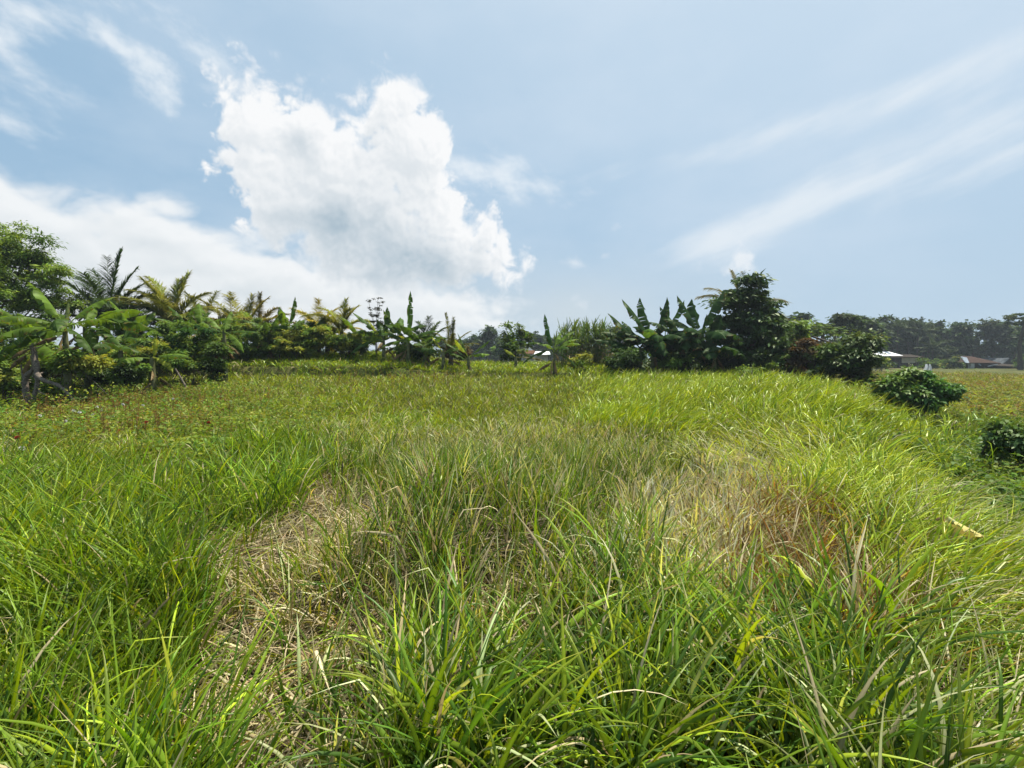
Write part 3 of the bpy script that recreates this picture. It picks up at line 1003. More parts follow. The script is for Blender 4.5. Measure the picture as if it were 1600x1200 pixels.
def banana_plant(px, Y, stem, specs, label, W=0.55, col=BAN, dead=3, lean=0.0, tears=8, group='banana plants of the field edge', r0=0.12):
    x = at_x(px, Y)
    z = gz(x, Y)
    t = thing('banana_plant', (x, Y, z), label, 'banana plant', group)
    if px < 400:
        tears = 15
    mb = MB()
    hh = np.linspace(0, stem, 9)
    pts = np.stack([lean * (hh / stem) ** 2, 0 * hh, hh - 0.1], 1)
    rad = np.interp(hh / stem, [0, 0.12, 0.8, 1], [r0 * 1.25, r0, r0 * 0.72, r0 * 0.5])
    tube(mb, pts, rad, (0.1, 0.1, 0.04), 10, 0.04)
    mb.build('pseudostem', M['pseudostem'], t)
    top = np.array([lean, 0, stem - 0.12])
    if isinstance(specs, int):
        n, a0 = specs, rng.uniform(0, 360)
        specs = [(a0 + i * 137.5, rng.uniform(35, 78) if i < n * 0.6 else rng.uniform(-10, 35), rng.uniform(1.5, 2.2), rng.uniform(35, 80)) for i in range(n)]
    for i, sp in enumerate(specs):
        az, el, L, bend = sp[:4]
        c = sp[4] if len(sp) > 4 and sp[4] is not None else np.array(col) * math.exp(rng.normal(0, 0.16))
        w = sp[5] if len(sp) > 5 else W
        rollv = sp[6] if len(sp) > 6 else rng.normal(0, 14)
        b = top + np.array([math.sin(R(az)), math.cos(R(az)), 0]) * 0.05 - np.array([0, 0, 0.05 * (i % 4)])
        banana_leaf(t, b, az, el, L, bend, w, c, tears, rollv)
    for i in range(dead):
        dead_banana_leaf(t, top - np.array([0, 0, 0.25 + 0.15 * i]), rng.uniform(0, 360), rng.uniform(0.8, 1.5), rng.uniform(30, 60), rng.uniform(-60, 0))
    return t


G1 = 'banana plants along the left bank'
banana_plant(105, 17.0, 2.95, [
    (-66, 48, 2.6, 22, BAN, 0.85, -62), (-84, 22, 3.0, 48, BAN, 0.75, -25), (-110, 6, 2.5, 62, BAN, 0.7), (116, -4, 2.2, 58, BAN_D, 0.75, 50), (150, 18, 2.0, 70, BAN_D, 0.65), (20, 55, 2.0, 40), (-130, -10, 2.2, 60, BAN_D, 0.7), (-70, 8, 2.6, 50, BAN_D, 0.7),
    (-20, 78, 0.9, 5, (0.20, 0.24, 0.08), 0.16, 0), (70, 30, 1.6, 60), (-140, 30, 2.0, 70)], 'tall banana plant behind the bare grey branch, long leaves arching left', dead=4, group=G1)
banana_plant(136, 18.0, 2.95, [
    (86, 34, 2.3, 52, BAN, 0.7, 35), (95, 16, 2.7, 48, BAN_D, 0.75, 35), (110, 0, 2.3, 50, BAN_D, 0.7, 30), (70, 45, 1.8, 60), (-30, 50, 1.7, 50), (170, 15, 1.6, 70), (130, -5, 1.8, 60)],
    'banana plant with leaves arching right beside the tall one with the grey branch', dead=4, group=G1)
banana_plant(238, 18.6, 1.7, [
    (-84, 26, 2.3, 26, BAN_D, 0.65, -35), (-98, 8, 1.9, 40, BAN, 0.6), (86, 22, 1.4, 48, BAN_D, 0.42, 20), (10, 84, 0.95, 4, BAN_Y, 0.24, 0), (100, -10, 1.2, 55, BAN_Y, 0.3), (-150, 10, 1.3, 60), (40, 30, 1.3, 60)],
    'short banana plant with one upright yellow young leaf and a brown skirt', dead=13, group=G1, r0=0.13)
banana_plant(352, 22.0, 2.6, [
    (-88, 8, 1.9, 18, BAN_D, 0.38), (88, 12, 1.6, 30, BAN_D, 0.4), (-70, 55, 1.5, 50), (-20, 62, 1.6, 30, BAN, 0.5), (110, -20, 1.6, 50, BAN, 0.4), (-120, -25, 1.6, 40, BAN, 0.4)],
    'banana plant with flat level leaves left of the yellow palm', dead=5, group=G1)
banana_plant(318, 23.5, 2.9, [(-40, 60, 1.6, 25, BAN, 0.6), (60, 40, 1.5, 60), (-95, 30, 1.5, 60), (140, 30, 1.3, 60)], 'banana plant in front of the yellow green palm', dead=2, group=G1)
banana_plant(452, 27.5, 1.9, [
    (100, 80, 1.9, 8, (0.085, 0.16, 0.03), 0.5), (-60, 74, 1.6, 35, BAN_D, 0.6), (175, 60, 1.4, 20, BAN, 0.62), (-80, 66, 1.2, 5, BAN_Y, 0.4), (-95, 10, 1.8, 30, BAN_D), (90, 5, 2.3, 22, BAN_D, 0.35), (95, 12, 2.9, 40, BAN_D, 0.38), (30, 50, 1.4, 40)],
    'banana plant with broad upright leaves on the bank among the shrubs', dead=2, group=G1)
banana_plant(600, 26.8, 1.5, [
    (-82, 48, 2.3, 22, BAN_D, 0.62), (-70, 30, 2.0, 50, BAN_D, 0.55), (-95, -5, 2.4, 60, BAN_D, 0.5), (-30, 58, 1.8, 30, BAN_D, 0.55), (10, 76, 1.9, 10, BAN_D, 0.5), (84, 20, 1.4, 50, BAN_Y, 0.4), (-105, 58, 1.4, 10, BAN_Y, 0.4)],
    'dark banana plant with wide leaves reaching left below the tall seed weed', dead=3, group=G1)
banana_plant(638, 26.4, 1.5, [
    (30, 86, 2.8, 4, (0.085, 0.165, 0.03), 0.40), (-62, 52, 2.2, 62, BAN_D, 0.6), (-80, 36, 2.0, 60, BAN_D, 0.55), (160, 40, 1.1, 40, (0.10, 0.19, 0.03), 0.5), (86, 18, 2.2, 40, BAN_D, 0.5), (95, 36, 2.0, 50, BAN_D, 0.5), (-100, 10, 1.7, 70)],
    'banana plant with the tall upright spear of a leaf', dead=7, group=G1)
banana_plant(693, 25.6, 1.2, [
    (-80, 62, 1.0, 18, (0.34, 0.36, 0.03), 0.34, -10), (80, 30, 1.3, 50, BAN), (-90, 25, 1.7, 40, BAN_D), (60, 50, 1.2, 40, BAN), (95, -5, 1.3, 40, BAN_D)],
    'small banana plant with one glowing yellow leaf left of the feathery palm', dead=2, group=G1)
banana_plant(732, 25.6, 1.0, [
    (-140, 52, 1.3, 20, (0.26, 0.32, 0.03), 0.45, 10), (-50, 68, 1.5, 15, BAN_D, 0.34), (75, 48, 1.6, 20, BAN_D, 0.32), (-85, 45, 1.6, 25, BAN_D, 0.36), (70, 20, 1.2, 40)],
    'small banana plant with one glowing yellow leaf right of the feathery palm', dead=2, group=G1)
banana_plant(866, 24.6, 1.7, [(-90, 35, 1.5, 60, BAN_D, 0.45), (80, 45, 1.5, 55, BAN, 0.45), (150, 30, 1.3, 70, BAN_D, 0.45), (-150, 40, 1.4, 70, BAN, 0.4), (20, 60, 1.4, 45, BAN, 0.42), 
    (-58, 76, 2.0, 8, (0.05, 0.11, 0.03), 0.42), (-40, 70, 1.3, 25, BAN_D, 0.4), (92, -20, 1.5, 40, BAN_D, 0.4), (-95, -8, 1.9, 45, BAN_D, 0.38), (60, 62, 1.7, 60, BAN, 0.4), (110, 40, 1.5, 70, BAN, 0.4)],
    'lone banana plant with a dark upright leaf left of the cane clump', dead=4, r0=0.085)
banana_plant(806, 27.0, 0.9, [(-60, 40, 0.9, 30, BAN_Y, 0.3), (80, 5, 1.7, 30, (0.12, 0.10, 0.04), 0.3)], 'withered banana plant below the pale topped sapling', dead=5)
for px, Y, st, n, lab in ((215, 24.5, 2.3, 8, 'banana plant half hidden between the dark and the yellow green palm'), (300, 25.5, 2.0, 8, 'banana plant behind the fresh green shrub'), (420, 27.0, 1.5, 7, 'banana plant below the closed palm spear'),
                           (482, 28.0, 1.4, 7, 'banana plant just right of the broad upright leaves'), (565, 28.0, 1.3, 8, 'banana plant between the hooked palm frond and the dark banana plant'), (622, 27.6, 1.4, 8, 'banana plant wedged behind the two dark ones below the seed weed'),
                           (664, 26.6, 1.2, 7, 'banana plant right of the tall spear leaf'), (55, 18.6, 2.3, 8, 'banana plant behind the bare grey branch near the left edge'), (190, 20.5, 2.0, 8, 'banana plant behind the leaves arching right')):
    banana_plant(px, Y, st, n, lab, W=0.6, col=BAN if px % 2 else BAN_D, dead=3, group=G1, tears=9)
G2 = 'banana plants of the dark grove'
for px, Y, st, sp, lab in (
    (1000, 26.5, 1.9, [(-84, 40, 2.2, 50), (-70, 58, 2.4, 25), (-92, 22, 2.4, 30), (-30, 66, 2.0, 40), (60, 55, 1.9, 55), (-100, -12, 2.0, 50), (150, 20, 1.8, 60), (100, 20, 1.8, 60)], 'outermost banana plant of the dark grove on the cane side'),
    (1020, 25.6, 2.2, [(-62, 62, 2.6, 18), (-36, 74, 2.4, 12), (60, 74, 2.3, 10), (-80, 40, 2.0, 60), (80, 32, 1.9, 65), (150, 35, 1.8, 80), (-150, 50, 1.9, 85, (0.09, 0.17, 0.03)), (175, 8, 1.8, 70)], 'banana plant with two steep leaves left of the notch in the dark grove'),
    (1038, 26.2, 2.5, [(30, 84, 2.0, 4, (0.05, 0.11, 0.02), 0.42), (70, 66, 2.2, 16, (0.05, 0.11, 0.02), 0.62), (92, 24, 2.0, 55), (-60, 45, 1.8, 55), (160, 30, 1.7, 80), (-120, 15, 1.8, 70), (110, -5, 1.9, 60)], 'tallest banana plant of the dark grove with a broad leaf raised to the right'),
    (1066, 25.4, 2.3, [(-50, 66, 2.0, 25), (-80, 50, 1.9, 50), (80, 45, 1.8, 60), (-30, 70, 1.7, 40), (170, 20, 1.8, 70), (-110, 10, 1.7, 60), (120, 10, 1.7, 60)], 'banana plant in the middle of the dark grove under the notch'),
    (1092, 25.0, 2.5, [(-55, 70, 2.2, 20), (-20, 78, 1.9, 12), (-80, 52, 1.9, 60), (70, 78, 1.2, 10, None, 0.3), (66, 64, 2.6, 16), (90, 20, 1.8, 60), (160, 25, 1.8, 75), (-130, 20, 1.9, 70)], 'banana plant touching the leafy tree, one leaf leaning against it'),
    (1116, 24.8, 1.7, [(40, 70, 2.0, 20), (90, 40, 1.5, 60), (-80, 35, 1.5, 60), (150, 30, 1.4, 70), (-150, 25, 1.4, 70), (10, 70, 1.5, 40)], 'low banana plant at the foot of the leafy tree')):
    banana_plant(px, Y, st, [(q[0], q[1], q[2] * 1.14) + tuple(q[3:]) for q in sp] + [(rng.uniform(0, 360), rng.uniform(5, 40), rng.uniform(1.7, 2.3), rng.uniform(60, 95)) for _ in range(9)], lab, W=0.88, col=(0.032, 0.072, 0.018), dead=5, group=G2, tears=9)


# ------------------------------------------------------------------ palms
def frond(parent, base, az, el, L, bend, col, leafL=0.55, pairs=64, tip=None, vee=28, twist=0.0, leafW=0.055):
    mb = MB()
    n = 16
    s = np.linspace(0, 1, n)
    th = R(el) - R(bend) * s ** 1.4
    a = R(az) + R(twist) * s ** 2
    tg = np.stack([np.sin(a) * np.cos(th), np.cos(a) * np.cos(th), np.sin(th)], 1)
    P = base + np.concatenate([np.zeros((1, 3)), np.cumsum((tg[1:] + tg[:-1]) / 2 * L / (n - 1), 0)])
    col = np.array(col)
    tube(mb, P, np.interp(s, [0, 0.1, 1], [0.045, 0.026, 0.006]), np.clip(col * 1.4 + (0.06, 0.05, 0.015), 0, 0.6), 5)
    for sd in (-1, 1):
        k = np.linspace(0.12, 0.995, pairs) + rng.normal(0, 0.006, pairs)
        k = np.clip(k, 0.08, 1)
        pos = np.stack([np.interp(k, s, P[:, i]) for i in range(3)], 1)
        t = nrm(np.stack([np.interp(k, s, tg[:, i]) for i in range(3)], 1))
        ak = R(az) + R(twist) * k ** 2
        b = np.stack([np.cos(ak), -np.sin(ak), 0 * k], 1)
        u = np.cross(b, t)
        f = (0.55 + 1.0 * k)[:, None]
        d = b * sd * math.cos(R(vee)) + u * math.sin(R(vee)) * (1 - k[:, None] * 0.6) + t * f + rng.normal(0, 0.08, (pairs, 3))
        LL = leafL * np.interp(k, [0, 0.2, 0.55, 1], [0.55, 1, 1, 0.45]) * np.exp(rng.normal(0, 0.08, pairs))
        strips(mb, pos, d, LL, leafW, rng.uniform(0.15, 0.65, pairs), 4, col * np.exp(rng.normal(0, 0.14, (pairs, 1))), None if tip is None else np.array(tip), lambda q: np.interp(q, [0, 0.15, 0.5, 1], [0.5, 1, 0.85, 0.1]), roll=0.3)
    return mb.build('frond', M['frond'], parent)


def palm(px, Y, stem, specs, label, L=2.6, col=(0.06, 0.10, 0.02), leafL=0.55, trunk_r=0.13, group='young palms on the left bank', tip=None, pairs=64, leafW=0.055):
    if 290 < px < 560:
        L, stem = L * 1.18, stem + 0.3
    x = at_x(px, Y)
    z = gz(x, Y)
    t = thing('palm_tree', (x, Y, z), label, 'palm', group)
    mb = MB()
    hh = np.linspace(-0.1, stem, 7)
    tube(mb, np.stack([0.03 * np.sin(hh * 2), 0 * hh, hh], 1), np.linspace(trunk_r * 1.3, trunk_r * 0.8, 7), (0.1, 0.08, 0.05), 9, 0.06)
    mb.build('trunk', M['darkbark'], t)
    if isinstance(specs, int):
        n, a0 = specs, rng.uniform(0, 360)
        specs = [(a0 + i * 137.5, 82 - 95 * (i / n) ** 1.1 + rng.normal(0, 6), rng.uniform(0.85, 1.1), rng.uniform(35, 75)) for i in range(n)]
    for az, el, k, bend in (s[:4] for s in specs):
        frond(t, np.array([0, 0, stem - 0.05]), az, el, L * k, bend, np.array(col) * math.exp(rng.normal(0, 0.14)), leafL, pairs, tip, twist=rng.normal(0, 14), leafW=leafW)
    return t


palm(172, 27.0, 2.1, [(-52, 70, 1.1, 30), (-72, 64, 1.15, 42), (-30, 80, 1.15, 14), (20, 84, 1.2, 10), (50, 76, 1.0, 20), (76, 66, 0.9, 30), (90, 56, 0.85, 45), (-86, 54, 1.15, 52), (-96, 46, 1.1, 70), (100, 46, 0.8, 60),
     (170, 70, 0.9, 40), (-150, 66, 1.0, 50), (-110, 25, 1.1, 62), (80, 26, 0.9, 60), (140, 50, 0.9, 70), (-60, 40, 1.0, 70), (60, 50, 0.9, 60), (-140, 45, 1.0, 80)],
     'dark green coconut palm with upright fronds right of the feathery tree', L=3.7, col=(0.045, 0.080, 0.024), leafL=1.05, pairs=95)
palm(272, 27.0, 2.0, [(-70, 78, 1.05, 40), (-84, 66, 1.1, 62), (-90, 50, 1.1, 70), (-60, 70, 0.95, 40), (30, 82, 1.05, 22), (80, 66, 0.9, 50), (86, 48, 0.85, 60), (95, 28, 0.8, 60), (-100, 28, 0.9, 60), (170, 60, 0.8, 50), (-150, 55, 0.9, 55), (130, 35, 0.8, 60), (0, 84, 0.9, 20), (-130, 76, 0.9, 30)],
     'yellow green palm blown to the left, next right of the dark coconut palm', L=3.2, col=(0.20, 0.23, 0.04), leafL=1.05, tip=(0.28, 0.25, 0.08), pairs=95)
palm(385, 29.5, 1.1, [(-80, 60, 1.0, 60), (-60, 72, 1.0, 45), (-90, 40, 1.1, 60), (60, 74, 0.8, 30), (85, 50, 0.8, 60), (10, 82, 0.8, 20), (-110, 25, 0.9, 50), (150, 50, 0.7, 60), (95, 28, 0.7, 60)],
     'yellow palm right of the level leaved banana plant', L=2.9, col=(0.26, 0.25, 0.05), leafL=0.9, tip=(0.28, 0.22, 0.07))
palm(405, 30.5, 1.6, [(20, 86, 0.85, 6), (-10, 78, 0.6, 10), (70, 44, 0.9, 45), (86, 30, 0.9, 50), (-80, 50, 0.7, 40), (100, 55, 0.8, 40)],
     'palm with a closed brown spear standing straight up', L=2.3, col=(0.18, 0.16, 0.06), leafL=0.75, tip=(0.2, 0.15, 0.07))
palm(335, 30.0, 1.2, [(-85, 30, 0.8, 55), (80, 40, 0.8, 55), (-60, 55, 0.8, 50), (30, 70, 0.7, 40), (95, 15, 0.8, 50)],
     'small drooping palm between the two yellow palms', L=2.3, col=(0.17, 0.19, 0.06), leafL=0.75)
palm(512, 30.0, 0.9, [(-85, 30, 0.9, 40), (-70, 55, 0.8, 40), (10, 70, 0.7, 30), (80, 40, 0.8, 50), (-100, 10, 0.8, 40), (150, 40, 0.7, 50), (90, 15, 0.8, 40)],
     'bright yellow low palm right of the upright banana leaves', L=2.3, col=(0.48, 0.38, 0.05), leafL=0.8)
palm(535, 28.8, 1.2, [(-60, 66, 0.9, 58), (-84, 55, 0.95, 72), (20, 84, 0.75, 15), (60, 72, 0.7, 30), (85, 48, 0.7, 60), (140, 70, 0.6, 30), (-120, 60, 0.7, 60)],
     'yellow green palm with one frond hooked to the left beside the dark banana plant', L=2.4, col=(0.24, 0.26, 0.045), leafL=0.8, tip=(0.25, 0.22, 0.05))
palm(222, 28.5, 1.7, 13, 'dark palm filling the gap between the two tallest left palms', L=2.4, col=(0.05, 0.085, 0.026), leafL=0.85)
palm(315, 31.0, 1.3, 13, 'olive palm behind the banana plant with level leaves', L=2.5, col=(0.15, 0.17, 0.045), leafL=0.8)
palm(365, 31.5, 1.4, 12, 'yellowish palm just left of the closed spear palm', L=2.6, col=(0.22, 0.22, 0.05), leafL=0.85, tip=(0.27, 0.23, 0.08))
palm(498, 32.0, 1.1, 13, 'golden palm behind the low bright yellow one', L=2.5, col=(0.36, 0.31, 0.05), leafL=0.85)
palm(668, 29.0, 0.9, [(-70, 60, 0.8, 40), (0, 80, 0.9, 20), (70, 62, 0.8, 40), (88, 38, 0.8, 50), (-88, 35, 0.8, 50), (40, 74, 0.8, 30), (-40, 74, 0.8, 30), (170, 50, 0.7, 50)],
     'small dark palm behind the banana plant with the spear leaf', L=2.3, col=(0.055, 0.09, 0.03), leafL=0.75)
palm(704, 27.0, 0.9, [(-40, 84, 1.1, 10), (20, 82, 1.0, 14), (80, 66, 0.8, 40), (-70, 70, 0.7, 40), (90, 42, 0.8, 50), (-90, 40, 0.7, 50), (160, 64, 0.7, 40), (40, 84, 0.9, 10)],
     'narrow feathery palm standing upright between the two glowing leaves', L=2.2, col=(0.14, 0.15, 0.035), leafL=0.42, tip=(0.2, 0.18, 0.04), pairs=60)
palm(1158, 29.0, 4.1, [(-70, 48, 1.0, 55), (-88, 52, 1.05, 72), (-60, 62, 1.0, 55), (88, 42, 1.0, 62), (70, 68, 1.0, 30), (-20, 80, 1.0, 20), (20, 78, 1.0, 20), (95, 15, 0.9, 50), (160, 40, 0.8, 60), (-140, 40, 0.8, 60)],
     'coconut palm with dry grey fronds hidden behind the leafy tree', L=2.9, col=(0.20, 0.19, 0.13), leafL=0.75, group='palms of the dark grove', tip=(0.26, 0.23, 0.17))


# ------------------------------------------------------------------ leafy trees and shrubs
def leafy(name, cat, label, px, Y, blobs, L, n, cols, trunk_r=0.1, mat='leaf', clump=0.32, droop=0.25, group=None, stems=1, base_dx=0.0, aspect=0.45, flat=0.6, limbs=10, depth=1.0, shell=0.55, gap=1.0):
    """blobs: (px, py, half width px, half height px) at distance Y; the crown's leaves sit in many small clumps inside them"""
    x = at_x(px, Y)
    z = gz(x, Y)
    t = thing(name, (x, Y, z), label, cat, group)
    k = Y / F
    cen, rad = [], []
    for b in blobs:
        cen.append(((b[0] - px) * k, (b[4] if len(b) > 4 else 0.0), z_at(b[1], Y) - z))
        rad.append((b[2] * k, b[2] * k * depth, b[3] * k))
    cen, rad = np.array(cen), np.array(rad)
    vol = rad.prod(1) ** (2 / 3)
    ncl = np.maximum(5, (gap * 1.5 * vol / (clump ** 2)).astype(int))
    cc, cr = [], []
    for i in range(len(cen)):
        u = nrm(rng.normal(0, 1, (ncl[i], 3)))
        r = shell + (1 - shell) * rng.random(ncl[i]) ** 0.6
        r = r * (1 + 0.16 * np.sin(u[:, 0] * 5 + i) * np.cos(u[:, 2] * 4 + i))
        p = cen[i] + u * r[:, None] * rad[i]
        cc.append(p)
        cr.append(clump * np.exp(rng.normal(0, 0.3, ncl[i])))
    cc, cr = np.concatenate(cc), np.concatenate(cr)
    ok = cc[:, 2] > 0.12
    cc, cr = cc[ok], cr[ok]
    w = cr ** 2
    ci = rng.choice(len(cc), n, p=w / w.sum())
    off = rng.normal(0, 0.5, (n, 3)) * cr[ci][:, None] * (1, 1, flat)
    p = cc[ci] + off
    p[:, 2] = np.maximum(p[:, 2], 0.03)
    d = nrm(off * (1, 1, 0.5) + rng.normal(0, 0.35, (n, 3)) * cr[ci][:, None])
    d[:, 2] -= droop
    up = np.stack([rng.normal(0, 0.45, n), rng.normal(0, 0.45, n), np.ones(n)], 1)
    cols = np.array(cols)
    cb = cols[rng.integers(0, len(cols), len(cc))]
    tone = np.exp(rng.normal(0, 0.22, len(cc)))
    col = cb[ci] * tone[ci][:, None] * np.exp(rng.normal(0, 0.16, (n, 1))) * np.exp(rng.normal(0, 0.06, (n, 3)))
    LL = L * np.exp(rng.normal(0, 0.25, n))
    mb = MB()
    leaves(mb, p, d, up, LL, LL * aspect, np.clip(col, 0.003, 0.8))
    mb.build('crown', M[mat], t)
    tb = MB()
    order = np.argsort(-rad.prod(1))
    main = cen[order[0]]
    for s in range(stems):
        b0 = np.array([base_dx + (rng.normal(0, 0.10 * stems) if stems > 1 else 0), rng.normal(0, 0.05 * stems), -0.1])
        goal = main if stems == 1 else cc[rng.integers(len(cc))]
        mid = b0 + (goal - b0) * 0.5 + rng.normal(0, 0.06, 3) * (1, 1, 0) * max(1, goal[2])
        pts = bezier([b0, mid, goal], 9)
        tube(tb, pts, np.linspace(trunk_r * 1.25, trunk_r * 0.45, 9), (0.1, 0.1, 0.1), 7, 0.05)
        if stems == 1:
            for j in range(limbs):
                g = cc[rng.integers(len(cc))]
                a = pts[rng.integers(3, 9)]
                m2 = a + (g - a) * 0.5 + (0, 0, -0.08 * np.linalg.norm(g - a)) + rng.normal(0, 0.05, 3)
                tube(tb, bezier([a, m2, g], 6), np.linspace(trunk_r * 0.5, trunk_r * 0.1, 6), (0.1, 0.1, 0.1), 5, 0.05)
    tb.build('trunk' if stems == 1 else 'stems', M['darkbark'], t)
    return t


LF, LD, LY, LV = (0.105, 0.175, 0.034), (0.038, 0.072, 0.020), (0.27, 0.29, 0.05), (0.180, 0.260, 0.045)
leafy('feathery_tree', 'tree', 'feathery bright green tree filling the left edge, tallest plant there', 20, 24.0,
      [(15, 400, 62, 50), (-40, 430, 80, 70), (45, 440, 60, 48), (85, 470, 30, 42), (20, 480, 80, 50), (50, 385, 28, 26), (100, 440, 14, 26)], 0.17, 42000, [LV, LV, LF, (0.10, 0.17, 0.04)], 0.13, clump=0.40, droop=0.35, aspect=0.34, flat=0.55, limbs=16, gap=1.15, shell=0.5)
leafy('leafy_tree', 'tree', 'dense dark green tree, tallest of the grove, right of the banana leaves', 1155, 27.0,
      [(1165, 462, 34, 30), (1142, 458, 18, 24), (1160, 490, 46, 30), (1178, 510, 40, 22), (1145, 520, 48, 34), (1160, 552, 58, 32), (1195, 500, 20, 12)], 0.28, 15000, [LD, LD, (0.055, 0.105, 0.026), (0.042, 0.085, 0.022)], 0.14, mat='gloss_leaf', clump=0.44, flat=0.42, limbs=16, aspect=0.42, gap=1.35, shell=0.42)
GU = 'shrubs of the dark grove'
leafy('grove_shrub', 'shrub', 'light green shrub hanging over the hut right of the leafy tree', 1222, 28.5, [(1225, 520, 28, 16), (1205, 528, 24, 18), (1245, 522, 20, 12)], 0.26, 2600, [LV, (0.10, 0.16, 0.035), LF], 0.05, clump=0.35, group=GU, flat=0.4, aspect=0.4)
leafy('grove_shrub', 'shrub', 'green shrub filling the foot of the leafy tree', 1170, 25.8, [(1165, 560, 34, 22), (1130, 568, 30, 22), (1200, 566, 24, 22)], 0.22, 5200, [LD, LD, LF], 0.05, mat='gloss_leaf', clump=0.34, group=GU, stems=5)
leafy('grove_shrub', 'shrub', 'bright leaved shrub in front of the open hut', 1208, 24.6, [(1206, 568, 17, 16), (1218, 556, 10, 10)], 0.2, 1500, [LF, LV, (0.05, 0.11, 0.03)], 0.03, clump=0.26, group=GU, stems=4)
leafy('grove_shrub', 'shrub', 'reddish brown leaved shrub in front of the hut roof', 1252, 24.6, [(1252, 556, 30, 25), (1275, 566, 22, 20), (1232, 572, 22, 18)], 0.2, 5200, [(0.085, 0.052, 0.028), (0.07, 0.05, 0.022), (0.06, 0.08, 0.025), (0.11, 0.06, 0.03)], 0.04, clump=0.30, group=GU, stems=6)
leafy('grove_shrub', 'shrub', 'tall dark shrub with large shiny leaves at the right end of the grove', 1342, 22.0, [(1339, 552, 27, 34), (1322, 562, 28, 26), (1344, 534, 18, 16), (1326, 583, 36, 17), (1348, 587, 20, 15), (1308, 562, 18, 20)], 0.2, 10500, [LD, (0.07, 0.12, 0.03), (0.05, 0.09, 0.025), (0.06, 0.085, 0.03)], 0.05, mat='gloss_leaf', clump=0.30, group=GU, stems=7, aspect=0.55)
leafy('grove_shrub', 'shrub', 'dark shrub between the reddish shrub and the shiny leaved one', 1292, 24.2, [(1290, 572, 22, 20), (1300, 556, 18, 14)], 0.2, 2600, [LD, (0.05, 0.06, 0.02), LF], 0.04, clump=0.30, group=GU, stems=5)
leafy('grove_shrub', 'shrub', 'dark undergrowth shrub below the banana leaves near the cane', 985, 24.8, [(985, 567, 26, 18), (965, 573, 16, 13)], 0.2, 2200, [LD, LD, (0.06, 0.11, 0.03)], 0.03, clump=0.28, group=GU, stems=5)
leafy('grove_shrub', 'shrub', 'dark undergrowth shrub between the banana stems', 1072, 25.0, [(1072, 572, 34, 18), (1050, 560, 16, 16)], 0.22, 2600, [LD, LF], 0.03, clump=0.30, group=GU, stems=5)
for px, py, w, h, lab in ((975, 560, 24, 24, 'dark bush behind the outermost banana plant of the grove'), (1030, 562, 34, 26, 'dark bush behind the banana plants left of the notch'), (1085, 560, 34, 28, 'dark bush behind the banana plants right of the notch'), (1130, 562, 30, 26, 'dark bush behind the foot of the leafy tree')):
    leafy('grove_shrub', 'shrub', lab, px, 29.5, [(px, py, w, h), (px + 8, py + 12, w, h * 0.7)], 0.28, 3600, [LD, LD, (0.05, 0.09, 0.025)], 0.04, clump=0.45, group=GU, stems=6, shell=0.3)
leafy('sapling', 'sapling', 'small bright sapling standing before the dark foot of the grove', 1166, 21.0, [(1166, 577, 9, 8), (1167, 585, 11, 6)], 0.15, 420, [LV, (0.10, 0.18, 0.05)], 0.015, clump=0.2)
leafy('round_shrub', 'shrub', 'rounded dark green shrub below the white cloth', 1440, 15.2, [(1430, 606, 32, 22), (1464, 612, 26, 19), (1406, 617, 20, 15), (1440, 624, 46, 15), (1448, 598, 18, 13), (1410, 606, 20, 14), (1438, 612, 40, 18)], 0.16, 12000, [(0.085, 0.19, 0.045), LF, (0.07, 0.15, 0.03)], 0.03, mat='gloss_leaf', clump=0.21, stems=8, aspect=0.5, shell=0.45)
leafy('edge_shrub', 'shrub', 'dark leafy shrub cut by the right edge of the picture', 1596, 8.4, [(1596, 705, 38, 24), (1610, 690, 30, 24)], 0.11, 3000, [(0.07, 0.15, 0.04), LF, (0.06, 0.11, 0.03)], 0.02, clump=0.18, stems=6, mat='gloss_leaf')
leafy('pale_sapling', 'sapling', 'slender sapling with pale top leaves before the far trees', 803, 31.0, [(800, 518, 15, 12), (815, 530, 20, 16), (790, 535, 14, 14), (806, 552, 24, 16)], 0.24, 1700, [(0.13, 0.18, 0.06), LF, LD, (0.06, 0.09, 0.03)], 0.05, clump=0.34)
GS = 'leafy shrubs on the left bank'
